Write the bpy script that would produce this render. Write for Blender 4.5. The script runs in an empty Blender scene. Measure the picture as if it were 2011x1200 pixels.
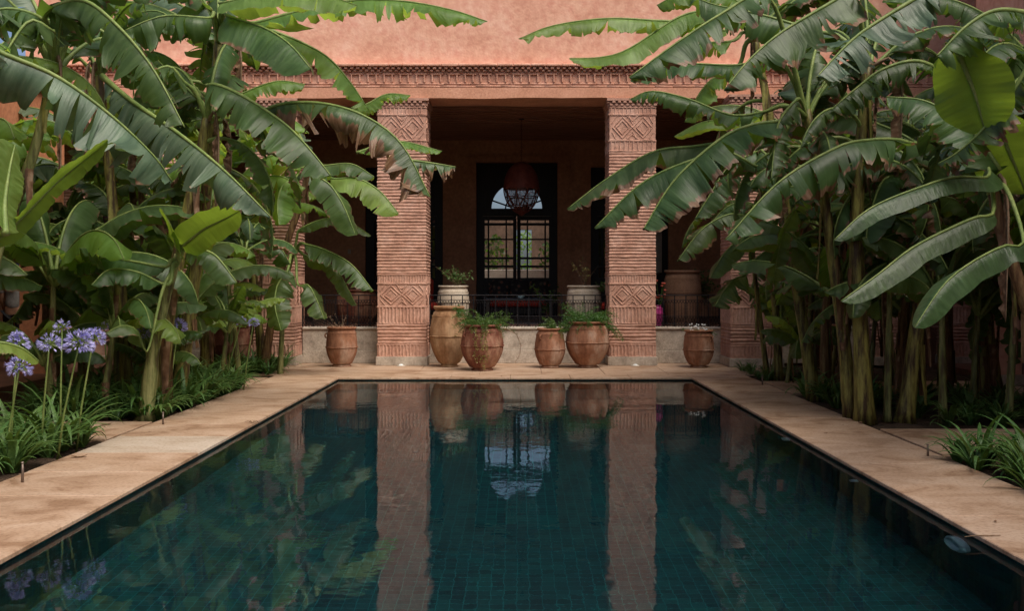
import bpy, math, random
from math import sin, cos, pi, radians
from mathutils import Vector, Matrix

# ------------------------------------------------------------ camera, world, sun, exposure
S = bpy.context.scene
COL = S.collection
F = 2100.0                       # focal length in pixels of the 2011 px wide photograph
EYE = 1.6
cam_d = bpy.data.cameras.new('camera')
cam = bpy.data.objects.new('camera', cam_d)
COL.objects.link(cam)
cam.location = (0, 0, EYE)
cam.rotation_euler = (radians(90), 0, 0)
cam_d.sensor_width = 36
cam_d.lens = 36 * F / 2011
cam_d.shift_x = -9.5 / 2011
cam_d.shift_y = -47 / 2011
cam_d.clip_end = 2000
S.camera = cam

SUN_EL, SUN_AZ = radians(57), radians(143)     # high, thinly veiled, behind the camera to the right
wd = bpy.data.worlds.new('World')
S.world = wd
wd.use_nodes = True
wn = wd.node_tree
sky = wn.nodes.new('ShaderNodeTexSky')
sky.sky_type = 'NISHITA'
sky.sun_disc = False
sky.sun_elevation = SUN_EL
sky.sun_rotation = SUN_AZ
sky.dust_density = 4.0
sky.air_density = 0.6
sky.ozone_density = 0.4
bg = wn.nodes['Background']
wn.links.new(sky.outputs[0], bg.inputs[0])
bg.inputs[1].default_value = 0.115
sl = bpy.data.lights.new('sun', 'SUN')
sl.energy = 2.3
sl.angle = radians(42)
sl.color = (1.0, 0.93, 0.82)
so = bpy.data.objects.new('sun', sl)
COL.objects.link(so)
sd = Vector((sin(SUN_AZ) * cos(SUN_EL), cos(SUN_AZ) * cos(SUN_EL), sin(SUN_EL)))
so.rotation_euler = sd.to_track_quat('Z', 'Y').to_euler()
so.location = (10, -10, 30)
S.view_settings.view_transform = 'Standard'
S.view_settings.look = 'None'
S.view_settings.gamma = 1
S.view_settings.exposure = 0.45
S.render.engine = 'CYCLES'
cy = S.cycles
cy.use_denoising = True
cy.max_bounces = 8
cy.diffuse_bounces = 4
cy.glossy_bounces = 3
cy.transmission_bounces = 6
cy.transparent_max_bounces = 8
cy.sample_clamp_indirect = 4
cy.blur_glossy = 0.5

# ------------------------------------------------------------ helpers
def P(px, py, Y):
    """the point at distance Y that the photograph shows at pixel (px, py)"""
    return Vector(((px - 1015) / F * Y, Y, EYE - (py - 553) / F * Y))

def tag(o, label=None, cat=None, group=None, kind=None):
    if label: o['label'] = label
    if cat: o['category'] = cat
    if group: o['group'] = group
    if kind: o['kind'] = kind
    return o

def empty(name, loc=(0, 0, 0), rz=0):
    o = bpy.data.objects.new(name, None)
    o.empty_display_size = .2
    COL.objects.link(o)
    o.location = loc
    o.rotation_euler = (0, 0, rz)
    return o

class MB:
    def __init__(s):
        s.v = []; s.f = []; s.uv = []; s.has_uv = False
    def add(s, verts, faces, uvs=None):
        n = len(s.v)
        s.v += [tuple(v) for v in verts]
        s.f += [tuple(i + n for i in f) for f in faces]
        if uvs is None: s.uv += [(0, 0)] * len(verts)
        else:
            s.uv += uvs; s.has_uv = True
    def box(s, x0, x1, y0, y1, z0, z1):
        v = [(x, y, z) for z in (z0, z1) for y in (y0, y1) for x in (x0, x1)]
        s.add(v, [(0, 2, 3, 1), (4, 5, 7, 6), (0, 1, 5, 4), (2, 6, 7, 3), (0, 4, 6, 2), (1, 3, 7, 5)])
    def bbox(s, x0, x1, y0, y1, z0, z1, b=.01):
        """box with chamfered edges"""
        vs = []
        for z, k in ((z0, b), (z0 + b, 0), (z1 - b, 0), (z1, b)):
            r = [(x0 + k + b * 0, y0 + k), (x1 - k, y0 + k), (x1 - k, y1 - k), (x0 + k, y1 - k)]
            rr = []
            c = b if k == 0 else b * .6
            for (x, y), (dx, dy) in zip(r, ((1, 1), (-1, 1), (-1, -1), (1, -1))):
                if dx * dy > 0: rr += [(x, y + dy * c), (x + dx * c, y)]
                else: rr += [(x + dx * c, y), (x, y + dy * c)]
            vs += [(x, y, z) for x, y in rr]
        fs = [tuple(range(7, -1, -1)), tuple(range(24, 32))]
        for l in range(3):
            for i in range(8):
                j = (i + 1) % 8
                fs.append((l * 8 + i, l * 8 + j, l * 8 + 8 + j, l * 8 + 8 + i))
        s.add(vs, fs)
    def tube(s, pts, rad, n=6, cap=True, jitter=0, rnd=None):
        pts = [Vector(p) for p in pts]
        m = len(pts)
        if not hasattr(rad, '__len__'): rad = [rad] * m
        T0 = (pts[1] - pts[0]).normalized()
        ref = Vector((0, 0, 1)) if abs(T0.z) < .9 else Vector((1, 0, 0))
        A = T0.cross(ref).normalized()
        vs = []; uv = []; d = 0
        for i, p in enumerate(pts):
            T = (pts[min(i + 1, m - 1)] - pts[max(i - 1, 0)]).normalized()
            A = (A - T * A.dot(T)).normalized()
            B = T.cross(A)
            if i: d += (pts[i] - pts[i - 1]).length
            for k in range(n):
                a = 2 * pi * k / n
                r = rad[i] * (1 + (jitter * (rnd.random() - .5) if jitter else 0))
                vs.append(p + A * cos(a) * r + B * sin(a) * r)
                uv.append((d, k / n))
        fs = []
        for i in range(m - 1):
            for k in range(n):
                l = (k + 1) % n
                fs.append((i * n + k, i * n + l, i * n + n + l, i * n + n + k))
        if cap:
            fs.append(tuple(range(n - 1, -1, -1)))
            fs.append(tuple((m - 1) * n + k for k in range(n)))
        s.add(vs, fs, uv)
    def lathe(s, prof, c=(0, 0, 0), n=40, wob=0, rnd=None):
        vs = []; fs = []
        ph = [rnd.random() * 6 for _ in range(3)] if rnd else (0, 0, 0)
        for r, z in prof:
            for k in range(n):
                a = 2 * pi * k / n
                rr = r * (1 + wob * (sin(2 * a + ph[0] + z * 3) + .5 * sin(3 * a + ph[1] - z * 5)))
                vs.append((c[0] + rr * cos(a), c[1] + rr * sin(a), c[2] + z + wob * .3 * sin(a + ph[2])))
        m = len(prof)
        for i in range(m - 1):
            for k in range(n):
                l = (k + 1) % n
                fs.append((i * n + k, i * n + l, i * n + n + l, i * n + n + k))
        s.add(vs, fs)
    def build(s, name, mat, parent=None, smooth=False, loc=None):
        me = bpy.data.meshes.new(name)
        me.from_pydata(s.v, [], s.f)
        if s.has_uv:
            ul = me.uv_layers.new(name='UVMap')
            li = [0] * len(me.loops)
            me.loops.foreach_get('vertex_index', li)
            buf = []
            for i in li: buf += s.uv[i]
            ul.data.foreach_set('uv', buf)
        if smooth: me.polygons.foreach_set('use_smooth', [True] * len(me.polygons))
        me.update()
        if mat: me.materials.append(mat)
        o = bpy.data.objects.new(name, me)
        COL.objects.link(o)
        if parent: o.parent = parent
        if loc is not None: o.location = loc
        return o

def copy_tree(o, parent=None):
    c = o.copy()
    COL.objects.link(c)
    c.parent = parent
    for ch in list(o.children): copy_tree(ch, c)
    return c

def autosmooth(o, ang=40):
    """sharp edges by angle, the rest smooth"""
    me = o.data
    me.polygons.foreach_set('use_smooth', [True] * len(me.polygons))
    me.set_sharp_from_angle(angle=radians(ang))
    return o

# ------------------------------------------------------------ materials
def new_mat(name):
    m = bpy.data.materials.new(name)
    m.use_nodes = True
    nt = m.node_tree
    return m, nt, nt.nodes['Principled BSDF'], nt.nodes.new, nt.links.new

def ramp(N, cols):
    r = N('ShaderNodeValToRGB')
    el = r.color_ramp.elements
    while len(el) < len(cols): el.new(.5)
    for e, (p, c) in zip(el, cols):
        e.position = p
        e.color = (c[0], c[1], c[2], 1)
    return r

def noise_mat(name, c1, c2, scale=3, rough=.85, bump=.3, bscale=40, stretch=(1, 1, 1), c3=None, lo=.35, hi=.65, spec=.3, metal=0, bdist=.01, detail=6):
    m, nt, b, N, L = new_mat(name)
    tc = N('ShaderNodeTexCoord'); mp = N('ShaderNodeMapping')
    mp.inputs['Scale'].default_value = stretch
    L(tc.outputs['Object'], mp.inputs[0])
    n = N('ShaderNodeTexNoise'); n.inputs['Scale'].default_value = scale; n.inputs['Detail'].default_value = detail
    n.inputs['Roughness'].default_value = .62
    L(mp.outputs[0], n.inputs[0])
    cols = [(lo, c1), (hi, c2)]
    if c3: cols = [(lo, c1), ((lo + hi) / 2, c2), (hi, c3)]
    r = ramp(N, cols)
    L(n.outputs[0], r.inputs[0])
    n3 = N('ShaderNodeTexNoise'); n3.inputs['Scale'].default_value = scale * 9; n3.inputs['Detail'].default_value = 4
    L(mp.outputs[0], n3.inputs[0])
    mx = N('ShaderNodeMix'); mx.data_type = 'RGBA'; mx.blend_type = 'OVERLAY'; mx.inputs[0].default_value = .45
    L(r.outputs[0], mx.inputs[6]); L(n3.outputs[0], mx.inputs[7])
    L(mx.outputs[2], b.inputs['Base Color'])
    b.inputs['Roughness'].default_value = rough
    b.inputs['Metallic'].default_value = metal
    b.inputs['Specular IOR Level'].default_value = spec
    if bump:
        n2 = N('ShaderNodeTexNoise'); n2.inputs['Scale'].default_value = bscale; n2.inputs['Detail'].default_value = 5
        L(tc.outputs['Object'], n2.inputs[0])
        bp = N('ShaderNodeBump'); bp.inputs['Strength'].default_value = bump; bp.inputs['Distance'].default_value = bdist
        L(n2.outputs[0], bp.inputs['Height']); L(bp.outputs[0], b.inputs['Normal'])
    return m

def plain(name, c, rough=.6, metal=0, spec=.4):
    m, nt, b, N, L = new_mat(name)
    tc = N('ShaderNodeTexCoord')
    n = N('ShaderNodeTexNoise'); n.inputs['Scale'].default_value = 12; n.inputs['Detail'].default_value = 5
    L(tc.outputs['Object'], n.inputs[0])
    r = ramp(N, [(.3, [x * .8 for x in c]), (.7, [min(1, x * 1.15) for x in c])])
    L(n.outputs[0], r.inputs[0]); L(r.outputs[0], b.inputs['Base Color'])
    b.inputs['Roughness'].default_value = rough
    b.inputs['Metallic'].default_value = metal
    b.inputs['Specular IOR Level'].default_value = spec
    return m

def leaf_mat(name, dark, light, trans, edge=.93, dry=0.0, rough=.37, tw=.35, vein=46):
    m, nt, b, N, L = new_mat(name)
    uv = N('ShaderNodeUVMap'); sp = N('ShaderNodeSeparateXYZ'); L(uv.outputs[0], sp.inputs[0])
    oi = N('ShaderNodeObjectInfo')
    def math_(op, a, bb=None):
        q = N('ShaderNodeMath'); q.operation = op
        for i, x in enumerate((a, bb)):
            if x is None: continue
            if isinstance(x, (int, float)): q.inputs[i].default_value = x
            else: L(x, q.inputs[i])
        return q.outputs[0]
    # streaks running along the side veins
    cb = N('ShaderNodeCombineXYZ')
    L(math_('MULTIPLY', sp.outputs[0], 22.0), cb.inputs[0]); L(math_('MULTIPLY', sp.outputs[1], 1.2), cb.inputs[1])
    L(math_('MULTIPLY', oi.outputs['Random'], 50.0), cb.inputs[2])
    st = N('ShaderNodeTexNoise'); st.inputs['Scale'].default_value = 1; st.inputs['Detail'].default_value = 5; L(cb.outputs[0], st.inputs[0])
    r = ramp(N, [(.3, dark), (.72, light)])
    L(st.outputs[0], r.inputs[0])
    # big blotches from object space
    tc = N('ShaderNodeTexCoord')
    bl = N('ShaderNodeTexNoise'); bl.inputs['Scale'].default_value = 3.5; bl.inputs['Detail'].default_value = 4; L(tc.outputs['Object'], bl.inputs[0])
    hs = N('ShaderNodeHueSaturation')
    L(r.outputs[0], hs.inputs['Color'])
    L(math_('ADD', math_('MULTIPLY', oi.outputs['Random'], .035), .483), hs.inputs['Hue'])
    L(math_('ADD', math_('MULTIPLY', bl.outputs[0], 1.5), .27), hs.inputs['Value'])
    # brown torn edge
    en = N('ShaderNodeTexNoise'); en.inputs['Scale'].default_value = .55; en.inputs['Detail'].default_value = 6; L(cb.outputs[0], en.inputs[0])
    ev = math_('ADD', sp.outputs[1], math_('MULTIPLY', math_('SUBTRACT', en.outputs[0], .5), .55 + dry * .8))
    er = N('ShaderNodeMapRange'); er.inputs[1].default_value = edge; er.inputs[2].default_value = edge + .07
    L(ev, er.inputs[0])
    bc = ramp(N, [(.3, (.09, .045, .022)), (.5, (.22, .12, .065)), (.7, (.42, .29, .19))]); L(st.outputs[0], bc.inputs[0])
    mx = N('ShaderNodeMix'); mx.data_type = 'RGBA'
    L(er.outputs[0], mx.inputs[0]); L(hs.outputs[0], mx.inputs[6]); L(bc.outputs[0], mx.inputs[7])
    L(mx.outputs[2], b.inputs['Base Color'])
    b.inputs['Roughness'].default_value = rough
    b.inputs['Specular IOR Level'].default_value = .4
    # fine corrugation of side veins
    cb2 = N('ShaderNodeCombineXYZ')
    L(math_('MULTIPLY', sp.outputs[0], 62.0), cb2.inputs[0]); L(math_('MULTIPLY', sp.outputs[1], 1.0), cb2.inputs[1]); L(math_('MULTIPLY', oi.outputs['Random'], 90.0), cb2.inputs[2])
    s2 = N('ShaderNodeTexNoise'); s2.inputs['Scale'].default_value = 1; s2.inputs['Detail'].default_value = 2; L(cb2.outputs[0], s2.inputs[0])
    ad = math_('ADD', math_('MULTIPLY', s2.outputs[0], .5), math_('MULTIPLY', st.outputs[0], 1.3))
    bp = N('ShaderNodeBump'); bp.inputs['Strength'].default_value = .4; bp.inputs['Distance'].default_value = .016
    L(ad, bp.inputs['Height']); L(bp.outputs[0], b.inputs['Normal'])
    tr = N('ShaderNodeBsdfTranslucent')
    tm = N('ShaderNodeMix'); tm.data_type = 'RGBA'
    L(er.outputs[0], tm.inputs[0]); tm.inputs[6].default_value = (*trans, 1); tm.inputs[7].default_value = (.25, .13, .06, 1)
    L(tm.outputs[2], tr.inputs[0])
    ms = N('ShaderNodeMixShader'); ms.inputs[0].default_value = tw
    L(b.outputs[0], ms.inputs[1]); L(tr.outputs[0], ms.inputs[2])
    L(ms.outputs[0], nt.nodes['Material Output'].inputs[0])
    return m

M = {}
M['stucco'] = noise_mat('pink_stucco', (.62, .315, .215), (.69, .37, .26), 1.1, .9, .5, 26, c3=(.74, .42, .31), bdist=.012)
M['clay'] = noise_mat('clay_brick', (.37, .195, .14), (.49, .275, .20), 2.2, .9, .5, 60, c3=(.56, .345, .265))
M['frieze'] = noise_mat('frieze_plaster', (.55, .275, .185), (.64, .34, .235), 3, .9, .5, 60, c3=(.69, .39, .285))
M['beam'] = noise_mat('beam_stucco', (.52, .25, .155), (.63, .32, .21), 3, .9, .4, 30)
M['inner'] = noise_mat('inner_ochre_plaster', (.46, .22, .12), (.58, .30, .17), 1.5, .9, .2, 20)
M['orange'] = noise_mat('orange_plaster', (.46, .18, .085), (.56, .235, .12), 1.5, .9, .2, 20)
M['ceiling'] = noise_mat('ceiling_plank', (.30, .14, .085), (.42, .20, .13), 4, .8, .2, 30, stretch=(.4, 4, 4))
M['stone'] = noise_mat('grey_beige_stone', (.30, .25, .20), (.44, .37, .30), 4, .75, .25, 35, c3=(.52, .45, .37))
M['stone_cap'] = noise_mat('pale_stone', (.42, .36, .30), (.56, .49, .41), 6, .7, .2, 45)
M['soil'] = noise_mat('dark_soil', (.035, .022, .014), (.09, .055, .035), 9, .95, .9, 25, bdist=.05)
M['terrace'] = noise_mat('terrace_tile', (.12, .055, .035), (.19, .09, .06), 3, .5, .15, 30)
M['wood'] = noise_mat('dark_wood', (.010, .009, .010), (.022, .018, .018), 6, .45, .15, 50, stretch=(6, 6, .6))
M['iron'] = plain('black_iron', (.018, .017, .020), .5, .6)
M['terracotta'] = noise_mat('terracotta', (.17, .068, .036), (.30, .14, .08), 2.6, .85, .4, 30, c3=(.46, .33, .25), hi=.68, stretch=(1, 1, .5))
M['ochre_clay'] = noise_mat('ochre_clay', (.20, .095, .04), (.32, .18, .095), 3, .85, .4, 30, c3=(.47, .31, .18), stretch=(1, 1, .4))
M['red_clay'] = noise_mat('red_clay', (.12, .034, .024), (.20, .072, .045), 3, .8, .4, 30, c3=(.40, .23, .15), stretch=(1, 1, .5))
M['pale_clay'] = noise_mat('pale_clay', (.44, .36, .27), (.58, .50, .40), 5, .85, .25, 30)
M['brown_clay'] = noise_mat('brown_clay', (.26, .14, .085), (.36, .21, .13), 4, .8, .3, 30)
M['twig'] = noise_mat('dry_twig', (.14, .085, .05), (.28, .19, .12), 9, .8, 0)
M['stake'] = plain('weathered_metal', (.22, .17, .14), .5, .7)
M['fern'] = leaf_mat('fern_green', (.035, .085, .018), (.085, .175, .035), (.13, .24, .03), edge=3, tw=.25)
M['fern_yellow'] = leaf_mat('yellow_sprig', (.22, .20, .05), (.36, .33, .12), (.3, .3, .05), edge=3, tw=.25)
M['strap'] = leaf_mat('strap_leaf', (.05, .12, .03), (.12, .22, .06), (.16, .27, .03), edge=3, tw=.22, rough=.4)
M['l_dark'] = leaf_mat('banana_green', (.034, .072, .024), (.098, .165, .060), (.22, .36, .035), edge=.95, tw=.42)
M['l_blue'] = leaf_mat('banana_green_waxy', (.055, .098, .055), (.140, .195, .120), (.13, .23, .03), edge=.97, rough=.38, tw=.25)
M['l_edge'] = leaf_mat('banana_green_brown_edge', (.036, .076, .026), (.095, .155, .058), (.20, .32, .03), edge=.80, tw=.40)
M['l_dry'] = leaf_mat('banana_half_dry', (.040, .078, .026), (.095, .145, .055), (.17, .23, .04), edge=.47, dry=.6, tw=.32)
M['l_smooth'] = leaf_mat('banana_green_whole', (.030, .062, .022), (.070, .122, .046), (.16, .26, .03), edge=1.8, tw=.3)
M['l_dead'] = leaf_mat('banana_dead', (.08, .045, .025), (.20, .12, .07), (.16, .08, .04), edge=.2, dry=.6, tw=.2, rough=.8)
M['l_bright'] = leaf_mat('banana_pale_green', (.10, .19, .04), (.20, .32, .09), (.46, .64, .07), edge=.99, tw=.52)  # pale leaf green, made yellower to carry backlit glow at the upper left
M['l_young'] = leaf_mat('banana_young_green', (.06, .13, .020), (.12, .21, .035), (.34, .50, .04), edge=1.6, tw=.45)
M['midrib'] = noise_mat('midrib_green', (.13, .20, .05), (.24, .30, .09), 8, .5, 0)
M['stem'] = noise_mat('banana_stem', (.05, .03, .014), (.15, .13, .035), 3.2, .5, .6, 30, c3=(.25, .23, .06), stretch=(5, 5, .7), lo=.4, hi=.6)
M['stem_green'] = noise_mat('banana_stem_green', (.07, .055, .025), (.14, .16, .05), 3.2, .5, .5, 30, c3=(.25, .25, .10), stretch=(5, 5, .6), lo=.38, hi=.6)
M['stem_brown'] = noise_mat('banana_stem_dry', (.055, .030, .016), (.14, .075, .035), 5, .8, .6, 30, c3=(.24, .16, .07), stretch=(5, 5, .5))
M['petal'] = plain('blue_petal', (.34, .33, .66), .6)
M['petal2'] = plain('pale_blue_petal', (.55, .53, .85), .6)
M['bud'] = plain('banana_bud_purple', (.13, .05, .08), .5)
M['lamp_ring'] = plain('white_plastic_ring', (.80, .86, .86), .35)
M['red_cloth'] = noise_mat('red_cloth', (.42, .035, .022), (.55, .06, .035), 8, .9, .2, 90)
M['white_petal'] = plain('white_petal', (.75, .75, .72), .6)
M['pink_glaze'] = plain('magenta_glaze', (.42, .04, .20), .3)
M['rose'] = plain('salmon_rose', (.55, .12, .08), .6)
M['bowl'] = plain('pale_blue_glaze', (.50, .72, .78), .3)
M['skin'] = plain('skin', (.36, .19, .12), .55)
M['shirt'] = noise_mat('grey_shirt', (.22, .21, .20), (.33, .32, .31), 7, .9, .3, 40)
M['trousers'] = plain('dark_trousers', (.02, .02, .025), .9)
M['navy'] = plain('navy_cap', (.015, .02, .05), .8)
M['lamp_skin'] = noise_mat('red_parchment', (.13, .03, .02), (.22, .06, .04), 9, .6, .2, 30)

def floral_mat():
    m, nt, b, N, L = new_mat('floral_cushion')
    tc = N('ShaderNodeTexCoord'); v = N('ShaderNodeTexVoronoi'); v.inputs['Scale'].default_value = 9
    L(tc.outputs['Object'], v.inputs[0])
    r = ramp(N, [(.18, (.28, .07, .05)), (.26, (.10, .09, .06)), (.5, (.02, .02, .022))])
    L(v.outputs['Distance'], r.inputs[0]); L(r.outputs[0], b.inputs['Base Color']); b.inputs['Roughness'].default_value = .9
    return m
M['floral'] = floral_mat()

def coping_mat(name, a, b_, c, joint=True):
    """sandstone slabs: streaks and stains run across, thin joints in the mesh"""
    m, nt, b, N, L = new_mat(name)
    tc = N('ShaderNodeTexCoord'); mp = N('ShaderNodeMapping'); mp.inputs['Scale'].default_value = (1.0, 1.35, 1)
    L(tc.outputs['Object'], mp.inputs[0])
    n = N('ShaderNodeTexNoise'); n.inputs['Scale'].default_value = 1.6; n.inputs['Detail'].default_value = 8; n.inputs['Roughness'].default_value = .6
    n.inputs['Distortion'].default_value = .9
    L(mp.outputs[0], n.inputs[0])
    r = ramp(N, [(.36, a), (.47, b_), (.64, c)]); L(n.outputs[0], r.inputs[0])
    n2 = N('ShaderNodeTexNoise'); n2.inputs['Scale'].default_value = 34; n2.inputs['Detail'].default_value = 6; L(tc.outputs['Object'], n2.inputs[0])
    r2 = ramp(N, [(.36, (.62, .55, .5)), (.5, (1, 1, 1))]); L(n2.outputs[0], r2.inputs[0])
    mx = N('ShaderNodeMix'); mx.data_type = 'RGBA'; mx.blend_type = 'MULTIPLY'; mx.inputs[0].default_value = .55
    L(r.outputs[0], mx.inputs[6]); L(r2.outputs[0], mx.inputs[7]); L(mx.outputs[2], b.inputs['Base Color'])
    b.inputs['Roughness'].default_value = .72
    b.inputs['Specular IOR Level'].default_value = .3
    bp = N('ShaderNodeBump'); bp.inputs['Strength'].default_value = .3; bp.inputs['Distance'].default_value = .006
    L(n2.outputs[0], bp.inputs['Height']); L(bp.outputs[0], b.inputs['Normal'])
    return m
M['coping'] = coping_mat('sandstone', (.29, .175, .105), (.425, .285, .19), (.50, .36, .26))
M['coping_pale'] = coping_mat('pale_sandstone', (.40, .31, .23), (.47, .38, .295), (.52, .44, .36))

def tile_mat():
    m, nt, b, N, L = new_mat('pool_mosaic')
    tc = N('ShaderNodeTexCoord')
    geo = N('ShaderNodeNewGeometry')
    # pick the two axes lying in the face
    sp = N('ShaderNodeSeparateXYZ'); L(tc.outputs['Object'], sp.inputs[0])
    def math_(op, a, bb=None, c=None):
        q = N('ShaderNodeMath'); q.operation = op
        for i, x in enumerate((a, bb, c)):
            if x is None: continue
            if isinstance(x, (int, float)): q.inputs[i].default_value = x
            else: L(x, q.inputs[i])
        return q.outputs[0]
    T = .085
    def line(ax):
        fr = math_('FRACT', math_('DIVIDE', sp.outputs[ax], T))
        return math_('LESS_THAN', math_('ABSOLUTE', math_('SUBTRACT', fr, .5)), .47)
    nsp = N('ShaderNodeSeparateXYZ'); L(geo.outputs['True Normal'], nsp.inputs[0])
    masks = []
    for ax in range(3):
        # no line on the axis along the normal
        masks.append(math_('MAXIMUM', line(ax), math_('GREATER_THAN', math_('ABSOLUTE', nsp.outputs[ax]), .5)))
    allm = math_('MULTIPLY', math_('MULTIPLY', masks[0], masks[1]), masks[2])
    sn = N('ShaderNodeVectorMath'); sn.operation = 'SNAP'; sn.inputs[1].default_value = (T, T, T); L(tc.outputs['Object'], sn.inputs[0])
    wn_ = N('ShaderNodeTexWhiteNoise'); L(sn.outputs[0], wn_.inputs[0])
    r = ramp(N, [(0, (.0006, .018, .028)), (.6, (.001, .034, .044)), (1, (.0015, .052, .056))]); L(wn_.outputs[0], r.inputs[0])
    mx = N('ShaderNodeMix'); mx.data_type = 'RGBA'; L(allm, mx.inputs[0]); mx.inputs[6].default_value = (.003, .12, .12, 1); L(r.outputs[0], mx.inputs[7])
    L(mx.outputs[2], b.inputs['Base Color']); b.inputs['Roughness'].default_value = .5
    return m
M['tile'] = tile_mat()

def water_mat():
    m, nt, b, N, L = new_mat('pool_water')
    tc = N('ShaderNodeTexCoord')
    mp = N('ShaderNodeMapping'); mp.inputs['Scale'].default_value = (1, .8, 1); L(tc.outputs['Object'], mp.inputs[0])
    n1 = N('ShaderNodeTexNoise'); n1.inputs['Scale'].default_value = 3.2; n1.inputs['Detail'].default_value = 3; L(mp.outputs[0], n1.inputs[0])
    n2 = N('ShaderNodeTexNoise'); n2.inputs['Scale'].default_value = 15; n2.inputs['Detail'].default_value = 2; L(mp.outputs[0], n2.inputs[0])
    # calm and ruffled patches
    n3 = N('ShaderNodeTexNoise'); n3.inputs['Scale'].default_value = .35; L(mp.outputs[0], n3.inputs[0])
    rr = ramp(N, [(.4, (.15, .15, .15)), (.65, (1, 1, 1))]); L(n3.outputs[0], rr.inputs[0])
    mu = N('ShaderNodeMath'); mu.operation = 'MULTIPLY'; L(n2.outputs[0], mu.inputs[0]); mu.inputs[1].default_value = .16
    ad = N('ShaderNodeMath'); ad.operation = 'ADD'; L(n1.outputs[0], ad.inputs[0]); L(mu.outputs[0], ad.inputs[1])
    m2 = N('ShaderNodeMath'); m2.operation = 'MULTIPLY'; L(ad.outputs[0], m2.inputs[0]); L(rr.outputs[0], m2.inputs[1])
    bp = N('ShaderNodeBump'); bp.inputs['Strength'].default_value = .5; bp.inputs['Distance'].default_value = .010
    L(m2.outputs[0], bp.inputs['Height'])
    fr = N('ShaderNodeFresnel'); fr.inputs[0].default_value = 1.333; L(bp.outputs[0], fr.inputs['Normal'])
    gl = N('ShaderNodeBsdfGlossy'); gl.inputs['Roughness'].default_value = 0.0; L(bp.outputs[0], gl.inputs['Normal'])
    rf = N('ShaderNodeBsdfRefraction'); rf.inputs['IOR'].default_value = 1.333; rf.inputs['Roughness'].default_value = 0
    rf.inputs['Color'].default_value = (.80, .95, .97, 1)
    L(bp.outputs[0], rf.inputs['Normal'])
    ms = N('ShaderNodeMixShader'); L(fr.outputs[0], ms.inputs[0]); L(rf.outputs[0], ms.inputs[1]); L(gl.outputs[0], ms.inputs[2])
    L(ms.outputs[0], nt.nodes['Material Output'].inputs[0])
    return m
M['water'] = water_mat()

def glass_mat():
    m, nt, b, N, L = new_mat('window_glass')
    tr = N('ShaderNodeBsdfTransparent'); tr.inputs[0].default_value = (.85, .88, .88, 1)
    gl = N('ShaderNodeBsdfGlossy'); gl.inputs['Roughness'].default_value = .02
    fr = N('ShaderNodeFresnel'); fr.inputs[0].default_value = 1.5
    ms = N('ShaderNodeMixShader'); L(fr.outputs[0], ms.inputs[0]); L(tr.outputs[0], ms.inputs[1]); L(gl.outputs[0], ms.inputs[2])
    L(ms.outputs[0], nt.nodes['Material Output'].inputs[0])
    return m
M['glass'] = glass_mat()
def gauze_mat():
    m, nt, b, N, L = new_mat('thin_parchment')
    tr = N('ShaderNodeBsdfTransparent'); b.inputs['Base Color'].default_value = (.16, .07, .05, 1)
    tc = N('ShaderNodeTexCoord'); n = N('ShaderNodeTexNoise'); n.inputs['Scale'].default_value = 30; L(tc.outputs['Object'], n.inputs[0])
    r = ramp(N, [(.35, (.35, .35, .35)), (.65, (.75, .75, .75))]); L(n.outputs[0], r.inputs[0])
    ms = N('ShaderNodeMixShader'); L(r.outputs[0], ms.inputs[0]); L(tr.outputs[0], ms.inputs[1]); L(b.outputs[0], ms.inputs[2])
    L(ms.outputs[0], nt.nodes['Material Output'].inputs[0])
    return m
M['gauze'] = gauze_mat()

# ------------------------------------------------------------ ground, pool, paving
WZ = -.05                                   # water level; the coping top is z = 0
XI0, XI1, YF = -2.97, 2.91, 17.78            # pool edges
XO0, XO1, YO = -4.12, 3.90, 20.95            # outer edges of the paving
YN = 2.6
R = random.Random(5)

def ground():
    mb = MB()
    # one sheet with the pool cut out of it, reaching far beyond everything
    xs = [-400, XI0 - .06, XI1 + .06, 400]; ys = [-400, YN - .06, YF + .06, 900]
    z = -.06
    v = [(x, y, z) for y in ys for x in xs]
    f = []
    for j in range(3):
        for i in range(3):
            if i == 1 and j == 1: continue
            f.append((j * 4 + i, j * 4 + i + 1, j * 4 + 5 + i, j * 4 + 4 + i))
    mb.add(v, f)
    tag(mb.build('ground', M['soil']), kind='structure')
ground()

def bed_surface(name, x0, x1, y0, y1, seed):
    r = random.Random(seed)
    nx, ny = 40, 90
    ph = [r.random() * 7 for _ in range(6)]
    v = []; f = []
    for j in range(ny + 1):
        for i in range(nx + 1):
            x = x0 + (x1 - x0) * i / nx; y = y0 + (y1 - y0) * j / ny
            e = min(i, nx - i, 2) / 2
            z = -.045 + e * (.018 * sin(x * 5 + ph[0]) * sin(y * 4 + ph[1]) + .012 * sin(x * 13 + ph[2]) * sin(y * 11 + ph[3]) + r.uniform(-.008, .012))
            v.append((x, y, z))
    for j in range(ny):
        for i in range(nx):
            a = j * (nx + 1) + i
            f.append((a, a + 1, a + nx + 2, a + nx + 1))
    mb = MB(); mb.add(v, f)
    tag(mb.build(name, M['soil'], smooth=True), kind='structure')
bed_surface('ground_bed', -7.1, XO0 - .01, 2, 20.2, 3)
bed_surface('ground_bed', XO1 + .01, 7.1, 2, 20.2, 4)

def slab_row(mb, x0, x1, y0, y1, n, along='y', z0=-.034, z1=0, skip=None, rnd=R):
    for k in range(n):
        if skip is not None and k in skip: continue
        a = k / n; b = (k + 1) / n
        g = .002
        dz = rnd.uniform(-.002, .002)
        if along == 'y': mb.bbox(x0, x1, y0 + (y1 - y0) * a + g, y0 + (y1 - y0) * b - g, z0, z1 + dz, .006)
        else: mb.bbox(x0 + (x1 - x0) * a + g, x0 + (x1 - x0) * b - g, y0, y1, z0, z1 + dz, .006)
mb = MB()
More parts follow.
